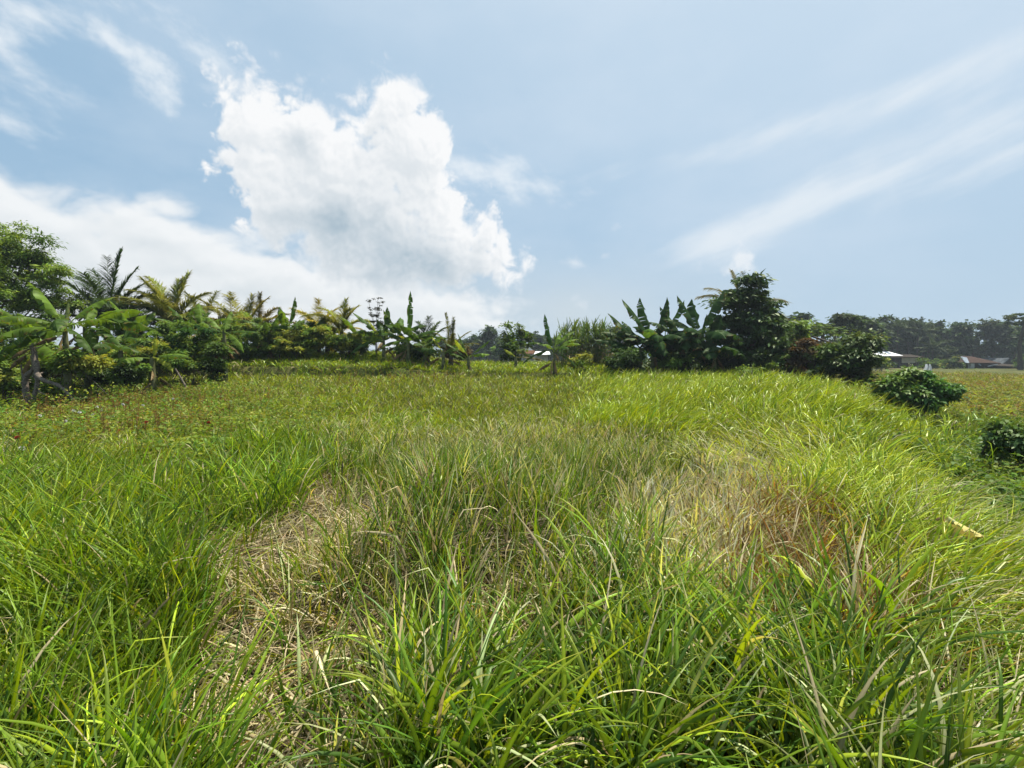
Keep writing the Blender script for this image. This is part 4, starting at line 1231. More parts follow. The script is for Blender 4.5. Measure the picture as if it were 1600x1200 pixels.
for px, py, w, h, Y, c, lab in (
    (375, 522, 34, 26, 25.8, (LV, LV, LF), 'shrub of many thin stems right of the level leaved banana plant'),
    (412, 527, 26, 22, 25.6, (LV, LY, LF), 'shrub below the closed palm spear'),
    (432, 520, 24, 22, 26.6, (LV, LF, LF), 'shrub just left of the broad upright banana leaves'),
    (476, 528, 28, 20, 25.8, (LV, LF, LY), 'shrub below the broad upright banana leaves'),
    (510, 527, 24, 18, 26.0, (LV, LV, LY), 'shrub under the bright yellow palm'),
    (548, 534, 24, 15, 26.0, (LV, LF, LY), 'low shrub left of the dark banana plant'),
    (300, 533, 30, 30, 21.5, (LF, LV, (0.05, 0.12, 0.03)), 'fresh green shrub left of the level leaved banana plant'),
    (338, 560, 16, 30, 21.0, (LF, LD, LV), 'dark slim shrub with thin bare stems below the level leaved banana plant'),
    (265, 530, 30, 26, 24.0, (LF, LD, LV), 'shrub below the yellow green palm blown to the left'),
    (215, 520, 34, 28, 25.0, (LF, LV, LD), 'shrub below the dark green coconut palm'),
    (185, 555, 40, 26, 22.0, (LF, LV, LY), 'wide shrub behind the short banana plant'),
    (20, 540, 50, 40, 21.5, (LF, LD, LV), 'big shrub below the feathery tree'),
    (75, 560, 40, 28, 20.5, (LF, LV, LY), 'shrub behind the bare grey branch'),
    (130, 560, 34, 24, 21.0, ((0.06, 0.08, 0.02), LF, LY), 'olive shrub between the grey branch and the short banana plant'),
    (-40, 570, 50, 36, 18.5, (LF, LV), 'shrub leaning in from the left edge'),
    (715, 548, 16, 12, 27.0, ((0.16, 0.10, 0.05), (0.10, 0.09, 0.04)), 'rusty brown shrub right of the second glowing leaf'),
    (392, 508, 18, 18, 27.5, (LV, LY, LF), 'tall thin shrub behind the yellow palm'),
    (500, 512, 22, 18, 28.0, (LV, LV, LF), 'tall shrub behind the bright yellow palm'),
    (345, 540, 24, 20, 24.6, (LV, LF, LY), 'pale green shrub behind the dark slim one'),
    (455, 540, 30, 12, 25.2, (LY, LV, LF), 'yellowish low shrub at the edge of the bank'),
    (395, 545, 26, 11, 25.2, (LV, LF, LF), 'low spreading shrub at the edge of the bank'),
    (565, 528, 20, 14, 27.2, (LV, LF, LF), 'shrub between the yellow green palm and the dark banana plant'),
    (240, 548, 24, 18, 21.5, (LV, LF, LY), 'shrub right behind the yellow young banana leaf'),
    (285, 560, 22, 16, 20.8, (LF, LV, LF), 'shrub behind the short leaning stick'),
    (118, 563, 24, 15, 16.5, (LV, LF, LY), 'light green bush at the foot of the tall left banana plant'),
    (168, 584, 26, 14, 18.2, (LF, LV, LD), 'bush under the leaves of the second left banana plant'),
    (205, 582, 20, 16, 17.9, (LF, LD, LV), 'low bush touching the left side of the short banana plant'),
    (86, 602, 14, 8, 17.2, (LF, LV), 'low bush between the legs of the bare grey branch and the banana stem'),
    (2, 592, 24, 18, 17.4, (LV, LF, LY), 'bright bush at the left edge beside the bare grey branch'),
    (650, 545, 30, 12, 25.8, (LF, LV, LD), 'dark low shrub below the spear leaf')):
    Y = Y + 1.4 if Y > 24.5 else Y
    leafy('bank_shrub', 'shrub', lab, px, Y, [(px, py, w, h), (px + w * 0.4, py + h * 0.5, w * 0.8, h * 0.6), (px - w * 0.4, py + h * 0.4, w * 0.7, h * 0.6)], 0.15, int(3200 + w * h * 4.2), list(c), 0.014, clump=0.22, group=GS, stems=7, aspect=0.4, shell=0.35)


def thin_weed(px, Y, top_py, label):
    x = at_x(px, Y)
    z = gz(x, Y)
    t = thing('tall_weed', (x, Y, z), label, 'weed')
    H = z_at(top_py, Y) - z
    mb, hb = MB(), MB()
    for k, (dx, hf) in enumerate(((-0.28, 0.97), (-0.1, 0.72), (0.12, 1.0), (0.2, 0.95), (0.34, 0.62), (0.0, 0.85))):
        p = bezier([(0, 0, 0), (dx * 0.3, 0.05 * k, H * hf * 0.5), (dx * 1.3, 0.04 * k - 0.1, H * hf)], 7)
        tube(mb, p, np.linspace(0.018, 0.008, 7), (0.1, 0.1, 0.05), 5)
        for lev in (1.0, 0.86, 0.74):
            c0 = p[-1] * lev + (0, 0, 0) + np.array((p[-1][0] * (lev - 1), 0, 0))
            for j in range(3):
                c = c0 + rng.normal(0, 0.10, 3) * (1.2, 1.2, 0.4)
                n = 26
                q = c + rng.normal(0, 0.06, (n, 3)) * (1, 1, 0.35)
                leaves(hb, q, rng.normal(0, 1, (n, 3)), rng.normal(0, 1, (n, 3)) + (0, 0, 1), 0.07, 0.04, vary((0.045, 0.045, 0.03), n))
    mb.build('stems', M['darkbark'], t)
    hb.build('seed_heads', M['leaf'], t)


thin_weed(588, 27.6, 468, 'tall thin weed with dark flat seed heads against the sky')


def cane(px, Y, width_px, top_py, n, label):
    x = at_x(px, Y)
    z = gz(x, Y)
    t = thing('sugar_cane', (x, Y, z), label, 'cane', 'sugar cane clumps beside the dark grove')
    H = z_at(top_py, Y) - z
    w = width_px / 2 * Y / F
    root = np.stack([rng.uniform(-w, w, n), rng.normal(0, w * 0.7, n), np.zeros(n)], 1)
    sd = np.stack([rng.normal(0, 0.09, n) + root[:, 0] * 0.05, rng.normal(0, 0.09, n), np.ones(n)], 1)
    h = H * rng.uniform(0.55, 0.86, n)
    mb = MB()
    strips(mb, root, sd, h, 0.05, 0.0, 4, vary((0.12, 0.13, 0.05), n), prof=lambda q: np.ones_like(q))
    mb.build('canes', M['stem'], t)
    fb = MB()
    for k in range(16):
        f = rng.uniform(0.35, 1.0, n)[:, None] if k > 6 else rng.uniform(0.85, 1.0, n)[:, None]
        p = root + nrm(sd) * h[:, None] * f
        a = rng.uniform(0, 2 * math.pi, n)
        e = rng.uniform(0.35, 1.9, n) if k > 6 else rng.uniform(1.2, 4, n)
        d = np.stack([np.cos(a), np.sin(a), e], 1)
        strips(fb, p, d, rng.uniform(0.7, 1.25, n) * H / 3.4, 0.055, rng.uniform(0.25, 0.95, n) * np.where(e > 1.9, 0.4, 1), 6, vary((0.085, 0.145, 0.035), n, 0.25), vary((0.14, 0.17, 0.05), n))
    a = rng.uniform(0, 2 * math.pi, n)
    for k in range(3):
        strips(fb, root + nrm(sd) * (h * rng.uniform(0.1, 0.6, n))[:, None], np.stack([np.cos(a + k), np.sin(a + k), rng.uniform(-0.2, 0.8, n)], 1), 0.7, 0.04, 0.8, 5, vary((0.26, 0.19, 0.09), n))
    fb.build('blades', M['grass'], t)


cane(892, 29.0, 42, 502, 30, 'sugar cane clump right of the lone banana plant')
cane(918, 30.0, 40, 499, 30, 'sugar cane clump in the middle of the stand')
cane(946, 29.4, 34, 503, 24, 'sugar cane clump next to the dark grove with a brown stalk')
cane(966, 26.5, 26, 552, 16, 'low grassy cane clump at the edge of the dark grove')
leafy('low_bush', 'shrub', 'small bright round bush in front of the sugar cane', 908, 25.4, [(908, 562, 13, 8), (900, 568, 14, 7)], 0.16, 1100, [LV, LY], 0.02, clump=0.22, stems=4)

# papaya-like crowns over the hut
for px, py, Y, lab in ((1262, 512, 33.0, 'papaya tree with a star of leaves above the hut roof'), (1285, 518, 34.0, 'smaller papaya tree right of the hut ridge'), (1303, 522, 35.0, 'papaya tree behind the slope of the hut roof'), (1240, 520, 32.0, 'papaya tree left of the hut ridge')):
    x = at_x(px, Y)
    z = gz(x, Y)
    H = z_at(py, Y) - z
    t = thing('papaya_tree', (x, Y, z), lab, 'papaya tree', 'papaya trees over the hut')
    mb = MB()
    tube(mb, [(0, 0, -0.1), (0.05, 0, H * 0.5), (0, 0, H)], [0.09, 0.07, 0.05], (0.1, 0.1, 0.1), 7)
    mb.build('trunk', M['bark'], t)
    fb = MB()
    for k in range(16):
        a, e = k * 137.5, 62 - 80 * k / 16
        d = azdir(a, e)
        end = np.array([0, 0, H - 0.05]) + d * 0.62
        tube(fb, bezier([(0, 0, H - 0.05), np.array([0, 0, H]) + d * 0.3, end], 4), 0.014, (0.14, 0.17, 0.06), 4)
        m = 11
        b = np.linspace(-2.2, 2.2, m)
        hd = R(a) + b
        dv = np.stack([np.sin(hd), np.cos(hd), np.full(m, math.sin(R(e)) * 0.6 - 0.15)], 1)
        strips(fb, np.tile(end, (m, 1)), dv, 0.36 * (1.15 - 0.12 * np.abs(b)), 0.12, 0.35, 3, vary((0.10, 0.155, 0.04), m))
    fb.build('crown', M['leaf'], t)

# ------------------------------------------------------------------ the bare grey branch on the left
def px3(px, py, Y, dy=0.0):
    return np.array((at_x(px, Y), Y + dy, z_at(py, Y)))


def bare_branch():
    Y = 16.6
    b = px3(42, 628, Y)
    b[2] = gz(b[0], b[1])
    t = thing('bare_branch', tuple(b), 'bare knobby grey branch bent over to the ground on the left', 'dead branch')
    def limb(name, pts, r0, r1, knobs=10, parent=t):
        mb = MB()
        P = bezier([px3(*p) - b for p in pts], 26)
        rad = np.linspace(r0, r1, 26) * (1 + rng.normal(0, 0.10, 26))
        tube(mb, P, rad, (0.2, 0.17, 0.14), 8, 0.07)
        for i in rng.integers(2, 25, knobs):
            d = nrm(rng.normal(0, 1, 3))
            tube(mb, [P[i], P[i] + d * rad[i] * 1.5, P[i] + d * rad[i] * 2.2], [rad[i] * 0.5, rad[i] * 0.4, rad[i] * 0.15], (0.3, 0.26, 0.2), 5)
        return mb.build(name, M['bark'], parent)
    limb('trunk', [(44, 634, Y), (38, 605, Y), (41, 588, Y), (53, 576, Y), (56, 560, Y), (51, 540, Y)], 0.10, 0.06, 12)
    limb('branch', [(54, 556, Y), (62, 572, Y, -0.1), (72, 586, Y, -0.3), (92, 594, Y, -0.5), (118, 602, Y, -0.6), (140, 620, Y, -0.7), (160, 637, Y, -0.8)], 0.105, 0.026, 18)
    limb('branch', [(68, 582, Y, -0.2), (68, 600, Y, -0.25), (65, 618, Y, -0.3), (63, 634, Y, -0.3)], 0.075, 0.045, 4)
    limb('twig', [(69, 604, Y, -0.25), (74, 612, Y, -0.3), (84, 616, Y, -0.3)], 0.03, 0.012, 1)
    limb('twig', [(51, 544, Y), (44, 547, Y), (38, 546, Y)], 0.03, 0.012, 1)
    limb('twig', [(52, 545, Y), (62, 543, Y), (71, 539, Y)], 0.028, 0.01, 1)
    limb('twig', [(38, 600, Y), (30, 585, Y, 0.1), (29, 570, Y, 0.1)], 0.035, 0.02, 2)


bare_branch()


def stick(name, label, cat, pts, r0, r1, mat):
    P0 = np.array(pts[0], float)
    mb = MB()
    P = bezier([np.array(p, float) - P0 for p in pts], 10)
    tube(mb, P, np.linspace(r0, r1, 10), (0.2, 0.2, 0.2), 6, 0.08)
    o = mb.build(name, mat, None, tuple(P0))
    return tag(o, label, cat)


M['pale_stalk'] = rough_material('bleached_stalk', (0.42, 0.36, 0.26), (0.62, 0.56, 0.44), 12, 0.8, 0.2)
stick('leaning_stick', 'short grey stick leaning right of the short banana plant', 'stick', [px3(290, 606, 18.0), px3(283, 592, 18.0), px3(274, 576, 18.0)], 0.04, 0.025, M['bark'])


def pale_stalks():
    for i, (pa, pb, lab) in enumerate((((1214, 800), (1176, 726), 'bleached dead stalk leaning left in the rusty grass'), ((1212, 810), (1203, 742), 'bleached dead stalk standing almost upright in the rusty grass'))):
        x, y = pix_ground(*pa)
        Y = y
        p0 = np.array((at_x(pa[0], Y), Y, gz(at_x(pa[0], Y), Y)))
        p2 = px3(pb[0], pb[1], Y)
        stick('dead_stalk', lab, 'dry stalk', [p0, (p0 + p2) / 2 + (0.02, 0, 0.03), p2], 0.013, 0.006, M['pale_stalk'])['group'] = 'bleached stalks in the rusty grass'
    x, y = pix_ground(530, 790)
    p0 = np.array((at_x(530, y), y, gz(at_x(530, y), y)))
    stick('dark_stalk', 'thin dark stalk standing alone beside the straw mound', 'dry stalk', [p0, px3(531, 760, y), px3(532, 722, y)], 0.012, 0.008, M['darkbark'])


pale_stalks()


def fallen_leaf():
    y = 3.7
    x = at_x(1537, y)
    b = np.array((x, y, z_at(838, y)))
    t = thing('fallen_leaf', tuple(b), 'pale yellow dead leaf caught in the grass near the right edge', 'dead leaf')
    banana_leaf(t, np.array((-0.13, 0.10, 0.09)), 125, -22, 0.26, 10, 0.20, (0.62, 0.52, 0.18), 1, 25, 0.12, 'blade', M['dead'], 28)
    banana_leaf(t, np.array((-0.14, 0.12, 0.09)), -50, -10, 0.07, 60, 0.05, (0.36, 0.22, 0.09), 1, 25, 0.12, 'curled_tip', M['dead'], 40)


fallen_leaf()


def wildflowers():
    mbs = MB()
    mats = {}
    for nm, c in (('white', (0.8, 0.8, 0.76)), ('red', (0.42, 0.06, 0.03))):
        mats[nm] = leaf_material(nm + '_petal', 0.25, 0.02, 0.5, tcol=(1, 1, 1))
    protos = {}
    spots = [(113, 645, 'white'), (122, 648, 'white'), (104, 663, 'white'), (150, 640, 'white'), (160, 644, 'white'), (148, 652, 'white'), (225, 638, 'white'), (271, 627, 'white'), (175, 655, 'white'), (192, 636, 'white'), (60, 655, 'white'), (38, 706, 'white'),
             (226, 665, 'red'), (29, 690, 'red'), (327, 664, 'red'), (197, 634, 'red')]
    for px, py, c in spots:
        x, y = pix_ground(px, py, 0.4)
        z = gz(x, y)
        label = 'small white flower head standing in the weeds on the left' if c == 'white' else 'small dark red flower head standing in the weeds on the left'
        grp = c + ' flowers in the weeds'
        if c in protos:
            copy_tree(protos[c], (x, y, z), label, rng.uniform(0, 6), group=grp)
            continue
        t = thing('wildflower', (x, y, z), label, 'flower', grp)
        mb = MB()
        tube(mb, [(0, 0, 0), (0.02, 0, 0.22), (0.03, 0.01, 0.44)], [0.006, 0.005, 0.004], (0.09, 0.13, 0.04), 5)
        mb.build('stem', M['stem'], t)
        hb = MB()
        n = 40
        u = nrm(rng.normal(0, 1, (n, 3)) + (0, 0, 0.5))
        leaves(hb, np.array((0.03, 0.01, 0.45)) + u * 0.025, u, rng.normal(0, 1, (n, 3)), 0.05, 0.026, vary((0.8, 0.8, 0.75) if c == 'white' else (0.42, 0.06, 0.03), n, 0.06, 0.03))
        hb.build('flower_head', mats[c], t)
        protos[c] = t


wildflowers()


# ------------------------------------------------------------------ white cloth on a stake
def cloth_on_stake():
    Y = 19.0
    x = at_x(1449, Y)
    z = gz(x, Y)
    t = thing('cloth_on_stake', (x, Y, z), 'white cloth draped over a stake behind the rounded shrub', 'cloth')
    H = z_at(567, Y) - z
    mb = MB()
    tube(mb, [(0.02, 0, -0.2), (0.0, 0, H * 0.6), (0.02, 0, H)], 0.022, (0.2, 0.15, 0.1), 6)
    mb.build('stake', M['darkbark'], t)
    m, T = new_mat('white_cloth')
    out = T.n('ShaderNodeOutputMaterial')
    d, tr, mx = T.n('ShaderNodeBsdfDiffuse'), T.n('ShaderNodeBsdfTranslucent'), T.n('ShaderNodeMixShader')
    geo = T.n('ShaderNodeNewGeometry')
    col = T.mix(T.noise(geo.outputs['Position'], 14, 5), (0.90, 0.90, 0.89), (0.80, 0.80, 0.78))
    T.link(col, d.inputs[0])
    T.link(col, tr.inputs[0])
    mx.inputs[0].default_value = 0.45
    T.link(d.outputs[0], mx.inputs[1])
    T.link(tr.outputs[0], mx.inputs[2])
    T.link(mx.outputs[0], out.inputs[0])
    k = Y / F
    def lobe(name, p):
        """cloth hanging from its first point to its last, gathered into folds"""
        cb = MB()
        P = bezier([np.array(((q[0] - 1449) * k, q[2], (559 - q[1]) * k + CAMZ - z)) for q in p], 14)
        wd = np.interp(np.linspace(0, 1, 14), np.linspace(0, 1, len(p)), [q[3] * k for q in p])
        u = np.linspace(-1, 1, 17)
        tg = nrm(np.gradient(P, axis=0))
        sd = nrm(np.cross(tg, (0, 1, 0.2)))
        nn = np.cross(sd, tg)
        fold = np.sin(u * 8)[None] * np.linspace(0.3, 1, 14)[:, None] * 0.045 + (u ** 2)[None] * 0.05
        v = P[:, None] + sd[:, None] * (u[None] * wd[:, None])[..., None] + nn[:, None] * fold[..., None]
        i = np.arange(14 * 17).reshape(14, 17)
        cb.add(v, np.stack([i[:-1, :-1], i[:-1, 1:], i[1:, 1:], i[1:, :-1]], -1), (0.8, 0.8, 0.8))
        return cb.build(name, m, t)
    lobe('cloth_wing', [(1448, 568, 0, 1.2), (1447, 572, -0.05, 2.6), (1444, 577, -0.08, 3.2), (1440, 580, -0.1, 1.2)])
    lobe('cloth_flap', [(1453, 568, 0, 1.0), (1452, 574, -0.05, 3.4), (1452, 580, -0.05, 3.6), (1453, 584, -0.04, 2.2), (1453, 588, -0.03, 2.2)])
    lobe('cloth_wing', [(1450, 568, 0.05, 1.6), (1450, 573, 0.06, 2.8), (1448, 579, 0.08, 2.0)])


cloth_on_stake()


# ------------------------------------------------------------------ houses and huts
def box(mb, x0, x1, y0, y1, z0, z1, c=(0.2, 0.2, 0.2)):
    v = [(x, y, z) for z in (z0, z1) for y in (y0, y1) for x in (x0, x1)]
    q = [(0, 2, 3, 1), (4, 5, 7, 6), (0, 1, 5, 4), (2, 6, 7, 3), (0, 4, 6, 2), (1, 3, 7, 5)]
    mb.add(v, q, c)


def slab(mb, a, b, c, d, th, col=(0.2, 0.2, 0.2)):
    """sheet through four corners (in order) with a thickness below it"""
    top = np.array([a, b, c, d], float)
    n = nrm(np.cross(top[1] - top[0], top[3] - top[0]))
    bot = top - n * th
    v = np.concatenate([top, bot])
    q = [(0, 1, 2, 3), (7, 6, 5, 4), (0, 4, 5, 1), (1, 5, 6, 2), (2, 6, 7, 3), (3, 7, 4, 0)]
    mb.add(v, q, col)


M['white_sheet'] = rough_material('white_roof_sheet', (0.80, 0.80, 0.79), (0.92, 0.92, 0.91), 1.2, 0.45, 0.05)
M['grey_sheet'] = rough_material('weathered_roof_sheet', (0.07, 0.078, 0.082), (0.15, 0.165, 0.175), 1.5, 0.8, 0.1, spec=0.05)
M['pale_sheet'] = rough_material('pale_blue_sheet', (0.20, 0.235, 0.27), (0.32, 0.36, 0.40), 1.5, 0.7, 0.1, spec=0.05)
M['tile'] = rough_material('old_roof_tile', (0.04, 0.03, 0.025), (0.10, 0.065, 0.05), 5, 0.95, 0.6, spec=0.0)
M['redtile'] = rough_material('red_roof_tile', (0.07, 0.04, 0.026), (0.16, 0.085, 0.05), 5, 0.95, 0.6, spec=0.0)
M['thatch'] = rough_material('dark_thatch', (0.014, 0.012, 0.010), (0.045, 0.037, 0.028), 9, 0.95, 0.9, spec=0.0)
M['wood'] = rough_material('dark_timber', (0.03, 0.026, 0.022), (0.075, 0.062, 0.05), 6, 0.95, 0.4, spec=0.0)
M['cream'] = rough_material('cream_board', (0.34, 0.29, 0.21), (0.46, 0.40, 0.30), 3, 0.8, 0.1)
M['plaster'] = rough_material('stained_plaster', (0.26, 0.25, 0.23), (0.42, 0.41, 0.38), 2.5, 0.85, 0.15)


def house(px, Y, label, build, cat='house', name='house'):
    x = at_x(px, Y)
    z = gz(x, Y)
    t = thing(name, (x, Y, z), label, cat)
    k = Y / F

    def X(p):
        return (p - px) * k

    def Z(p):
        return z_at(p, Y) - z

    def part(nm, mat, fn):
        mb = MB()
        fn(mb)
        return mb.build(nm, M[mat], t, smooth=False)
    build(X, Z, part)
    return t


def white_house(X, Z, part):
    part('wall', 'wood', lambda m: (box(m, X(1392), X(1436), 2.6, 5.2, -0.2, Z(556)), box(m, X(1376), X(1392), 1.0, 5.2, -0.2, Z(556))))
    part('panel', 'cream', lambda m: box(m, X(1408), X(1429), -0.1, 0.0, Z(567), Z(559)))
    for p in (1399, 1407, 1430, 1437):
        part('post', 'wood', lambda m: box(m, X(p) - 0.09, X(p) + 0.09, 0.02, 0.2, -0.2, Z(557.5)))
    part('roof', 'white_sheet', lambda m: (slab(m, (X(1377), 0.6, Z(556)), (X(1414), 0.6, Z(555.5)), (X(1408), 3.2, Z(549)), (X(1377), 3.2, Z(549)), 0.08), slab(m, (X(1377), 3.2, Z(549)), (X(1408), 3.2, Z(549)), (X(1414), 5.8, Z(556)), (X(1377), 5.8, Z(556)), 0.08)))
    part('veranda_roof', 'wood', lambda m: slab(m, (X(1388), -0.7, Z(558)), (X(1440), -0.7, Z(558)), (X(1440), 2.6, Z(553.6)), (X(1404), 2.6, Z(553.6)), 0.1))


house(1410, 92.0, 'open fronted house with a bright white roof on the far side of the field', white_house)


def brown_house(X, Z, part):
    part('wall', 'wood', lambda m: (box(m, X(1506), X(1562), 0.8, 6, -0.2, Z(566)), box(m, X(1562), X(1590), 1.0, 5.5, -0.2, Z(571))))
    part('pillar', 'plaster', lambda m: box(m, X(1513.5), X(1519), -0.4, 0.2, -0.2, Z(567)))
    def hip(m):
        a, b, c, d = (X(1509), -0.5, Z(566.5)), (X(1559), -0.5, Z(567)), (X(1559), 7, Z(566.5)), (X(1509), 7, Z(566.5))
        r0, r1 = (X(1528), 3.2, Z(556)), (X(1542), 3.2, Z(556.5))
        slab(m, a, b, r1, r0, 0.15)
        slab(m, c, d, r0, r1, 0.15)
        slab(m, b, c, (X(1542), 3.25, Z(556.5)), r1, 0.15)
        slab(m, d, a, r0, (X(1528), 3.25, Z(556)), 0.15)
    part('roof', 'tile', hip)
    part('gable_sheet', 'pale_sheet', lambda m: slab(m, (X(1503), -0.6, Z(566.5)), (X(1509), -0.6, Z(567)), (X(1517), 0.9, Z(558.5)), (X(1507), 0.9, Z(556.8)), 0.1))
    part('lean_to_roof', 'wood', lambda m: slab(m, (X(1540), -2.0, Z(571)), (X(1591), -2.0, Z(573.5)), (X(1588), 1.2, Z(569)), (X(1548), 1.2, Z(566.8)), 0.12))
    part('lean_to_wall', 'wood', lambda m: box(m, X(1545), X(1590), -1.2, 0.9, -0.2, Z(573)))
    part('fascia_board', 'pale_sheet', lambda m: slab(m, (X(1526), -2.05, Z(572.5)), (X(1541), -2.05, Z(569.5)), (X(1541), -2.05, Z(568.5)), (X(1526), -2.05, Z(571.5)), 0.06))
    part('loose_board', 'pale_sheet', lambda m: slab(m, (X(1523.5), -1.0, Z(571.5)), (X(1525), -1.0, Z(571)), (X(1521.5), -1.0, Z(568)), (X(1520), -1.0, Z(568.5)), 0.06))


house(1540, 88.0, 'low farmhouse with a brown tiled hip roof and a sagging lean-to', brown_house)


def grey_house(X, Z, part):
    part('wall', 'wood', lambda m: box(m, X(1572), X(1592), 0.6, 6, -0.2, Z(567)))
    part('roof', 'grey_sheet', lambda m: (slab(m, (X(1567), 0, Z(569)), (X(1567), 7, Z(569)), (X(1577), 7, Z(560)), (X(1577), 0, Z(560)), 0.12), slab(m, (X(1577), 0, Z(560)), (X(1577), 7, Z(560)), (X(1594), 7, Z(567)), (X(1594), 0, Z(567)), 0.12)))
    part('gable', 'wood', lambda m: slab(m, (X(1570), 0.5, Z(567)), (X(1591), 0.5, Z(567)), (X(1577.4), 0.5, Z(561)), (X(1576.6), 0.5, Z(561)), 0.1))


house(1580, 98.0, 'grey roofed gabled shed behind the lean-to', grey_house, 'shed', 'shed')


def centre_white(X, Z, part):
    part('wall', 'plaster', lambda m: box(m, X(837), X(857), 0.8, 4, -0.2, Z(553)))
    part('roof', 'white_sheet', lambda m: (slab(m, (X(834), 0, Z(554.5)), (X(860), 0, Z(553.5)), (X(860), 2.6, Z(548.6)), (X(838), 2.6, Z(548.6)), 0.08), slab(m, (X(838), 2.6, Z(548.6)), (X(860), 2.6, Z(548.6)), (X(860), 5, Z(554)), (X(834), 5, Z(554)), 0.08)))


house(848, 74.0, 'small white roofed building in the distance behind the lone banana plant', centre_white)


def centre_brown(X, Z, part):
    part('wall', 'plaster', lambda m: box(m, X(814), X(836), 0.5, 4, -0.2, Z(552)))
    part('roof', 'redtile', lambda m: (slab(m, (X(811), 0, Z(552.5)), (X(838), 0, Z(552.5)), (X(836), 2.4, Z(547)), (X(814), 2.4, Z(547)), 0.12), slab(m, (X(814), 2.4, Z(547)), (X(836), 2.4, Z(547)), (X(838), 5, Z(552.5)), (X(811), 5, Z(552.5)), 0.12)))


house(825, 80.0, 'small house with a reddish brown tiled roof beside the distant white roof', centre_brown)


def centre_grey(X, Z, part):
    part('wall', 'plaster', lambda m: box(m, X(808), X(832), 0.6, 6, -0.2, Z(547.5)))
    part('roof', 'grey_sheet', lambda m: (slab(m, (X(806), 0, Z(548.5)), (X(835), 0, Z(548.5)), (X(824), 3, Z(540)), (X(814), 3, Z(540)), 0.12), slab(m, (X(814), 3, Z(540)), (X(824), 3, Z(540)), (X(835), 6.5, Z(548.5)), (X(806), 6.5, Z(548.5)), 0.12)))


house(820, 96.0, 'house with a steep grey roof below the far trees', centre_grey)


def hut(X, Z, part):
    part('wall', 'wood', lambda m: box(m, X(1228), X(1300), 0.8, 4.2, -0.2, Z(546)))
    part('roof', 'thatch', lambda m: (slab(m, (X(1218), -0.2, Z(546)), (X(1309), -0.2, Z(544)), (X(1268), 2.4, Z(515)), (X(1256), 2.4, Z(515)), 0.2), slab(m, (X(1256), 2.4, Z(515)), (X(1268), 2.4, Z(515)), (X(1309), 5.2, Z(544)), (X(1218), 5.2, Z(546)), 0.2),
                                      slab(m, (X(1309), -0.2, Z(544)), (X(1309), 5.2, Z(544)), (X(1268), 2.45, Z(515)), (X(1268), 2.4, Z(515)), 0.2), slab(m, (X(1218), 5.2, Z(546)), (X(1218), -0.2, Z(546)), (X(1256), 2.4, Z(515)), (X(1256), 2.45, Z(515)), 0.2)))
    part('ridge_beam', 'darkbark', lambda m: (slab(m, (X(1267), 2.15, Z(514.2)), (X(1270), 2.15, Z(514.2)), (X(1312), -0.5, Z(544.5)), (X(1309), -0.5, Z(544.5)), 0.1)))


house(1262, 31.0, 'dark thatched hut half hidden in the grove behind the reddish shrub', hut, 'hut', 'thatched_hut')


def lean_hut(X, Z, part):
    part('wall', 'wood', lambda m: box(m, X(1206), X(1230), 1.0, 3.0, -0.2, Z(548)))
    part('roof', 'thatch', lambda m: (slab(m, (X(1196), 0, Z(548)), (X(1196), 3.6, Z(548)), (X(1216), 3.6, Z(529)), (X(1216), 0, Z(529)), 0.12), slab(m, (X(1216), 0, Z(529)), (X(1216), 3.6, Z(529)), (X(1232), 3.6, Z(545)), (X(1232), 0, Z(545)), 0.12)))
    part('eave_sheet', 'wood', lambda m: slab(m, (X(1184), -0.3, Z(545)), (X(1202), -0.3, Z(545.5)), (X(1204), 1.4, Z(541)), (X(1188), 1.4, Z(541)), 0.06))
    for p in (1208, 1221):
        part('post', 'bark', lambda m: box(m, X(p) - 0.04, X(p) + 0.04, 0.05, 0.15, -0.2, Z(537)))


house(1214, 28.0, 'small open gabled hut right of the leafy tree', lean_hut, 'hut', 'open_hut')


# ------------------------------------------------------------------ the far trees
FD, FD2, FD3 = (0.034, 0.064, 0.026), (0.046, 0.080, 0.032), (0.060, 0.080, 0.040)


def far_tree(px, Y, blobs, label, cols=(FD, FD2), n=4200, L=0.7, clump=0.9, tr=0.3, flat=0.55, group='trees of the far treeline', gap=1.0):
    blobs = [(b[0], 562 - (562 - b[1]) * 1.16, b[2] * 1.05, b[3] * 1.1) for b in blobs]
    return leafy('far_tree', 'tree', label, px, Y, blobs, L, n, list(cols), tr, clump=clump, group=group, limbs=3, aspect=0.6, flat=flat, droop=0.15, shell=0.25, gap=gap * 1.6)


def far_palm(px, Y, top_py, label, L=3.6, col=(0.035, 0.058, 0.024)):
    x = at_x(px, Y)
    z = gz(x, Y)
    H = z_at(top_py, Y) - z - L * 0.72
    return palm(px, Y, H, 13, label, L=L, col=col, leafL=0.95, trunk_r=0.16, group='palms of the far treeline', pairs=26, leafW=0.17)


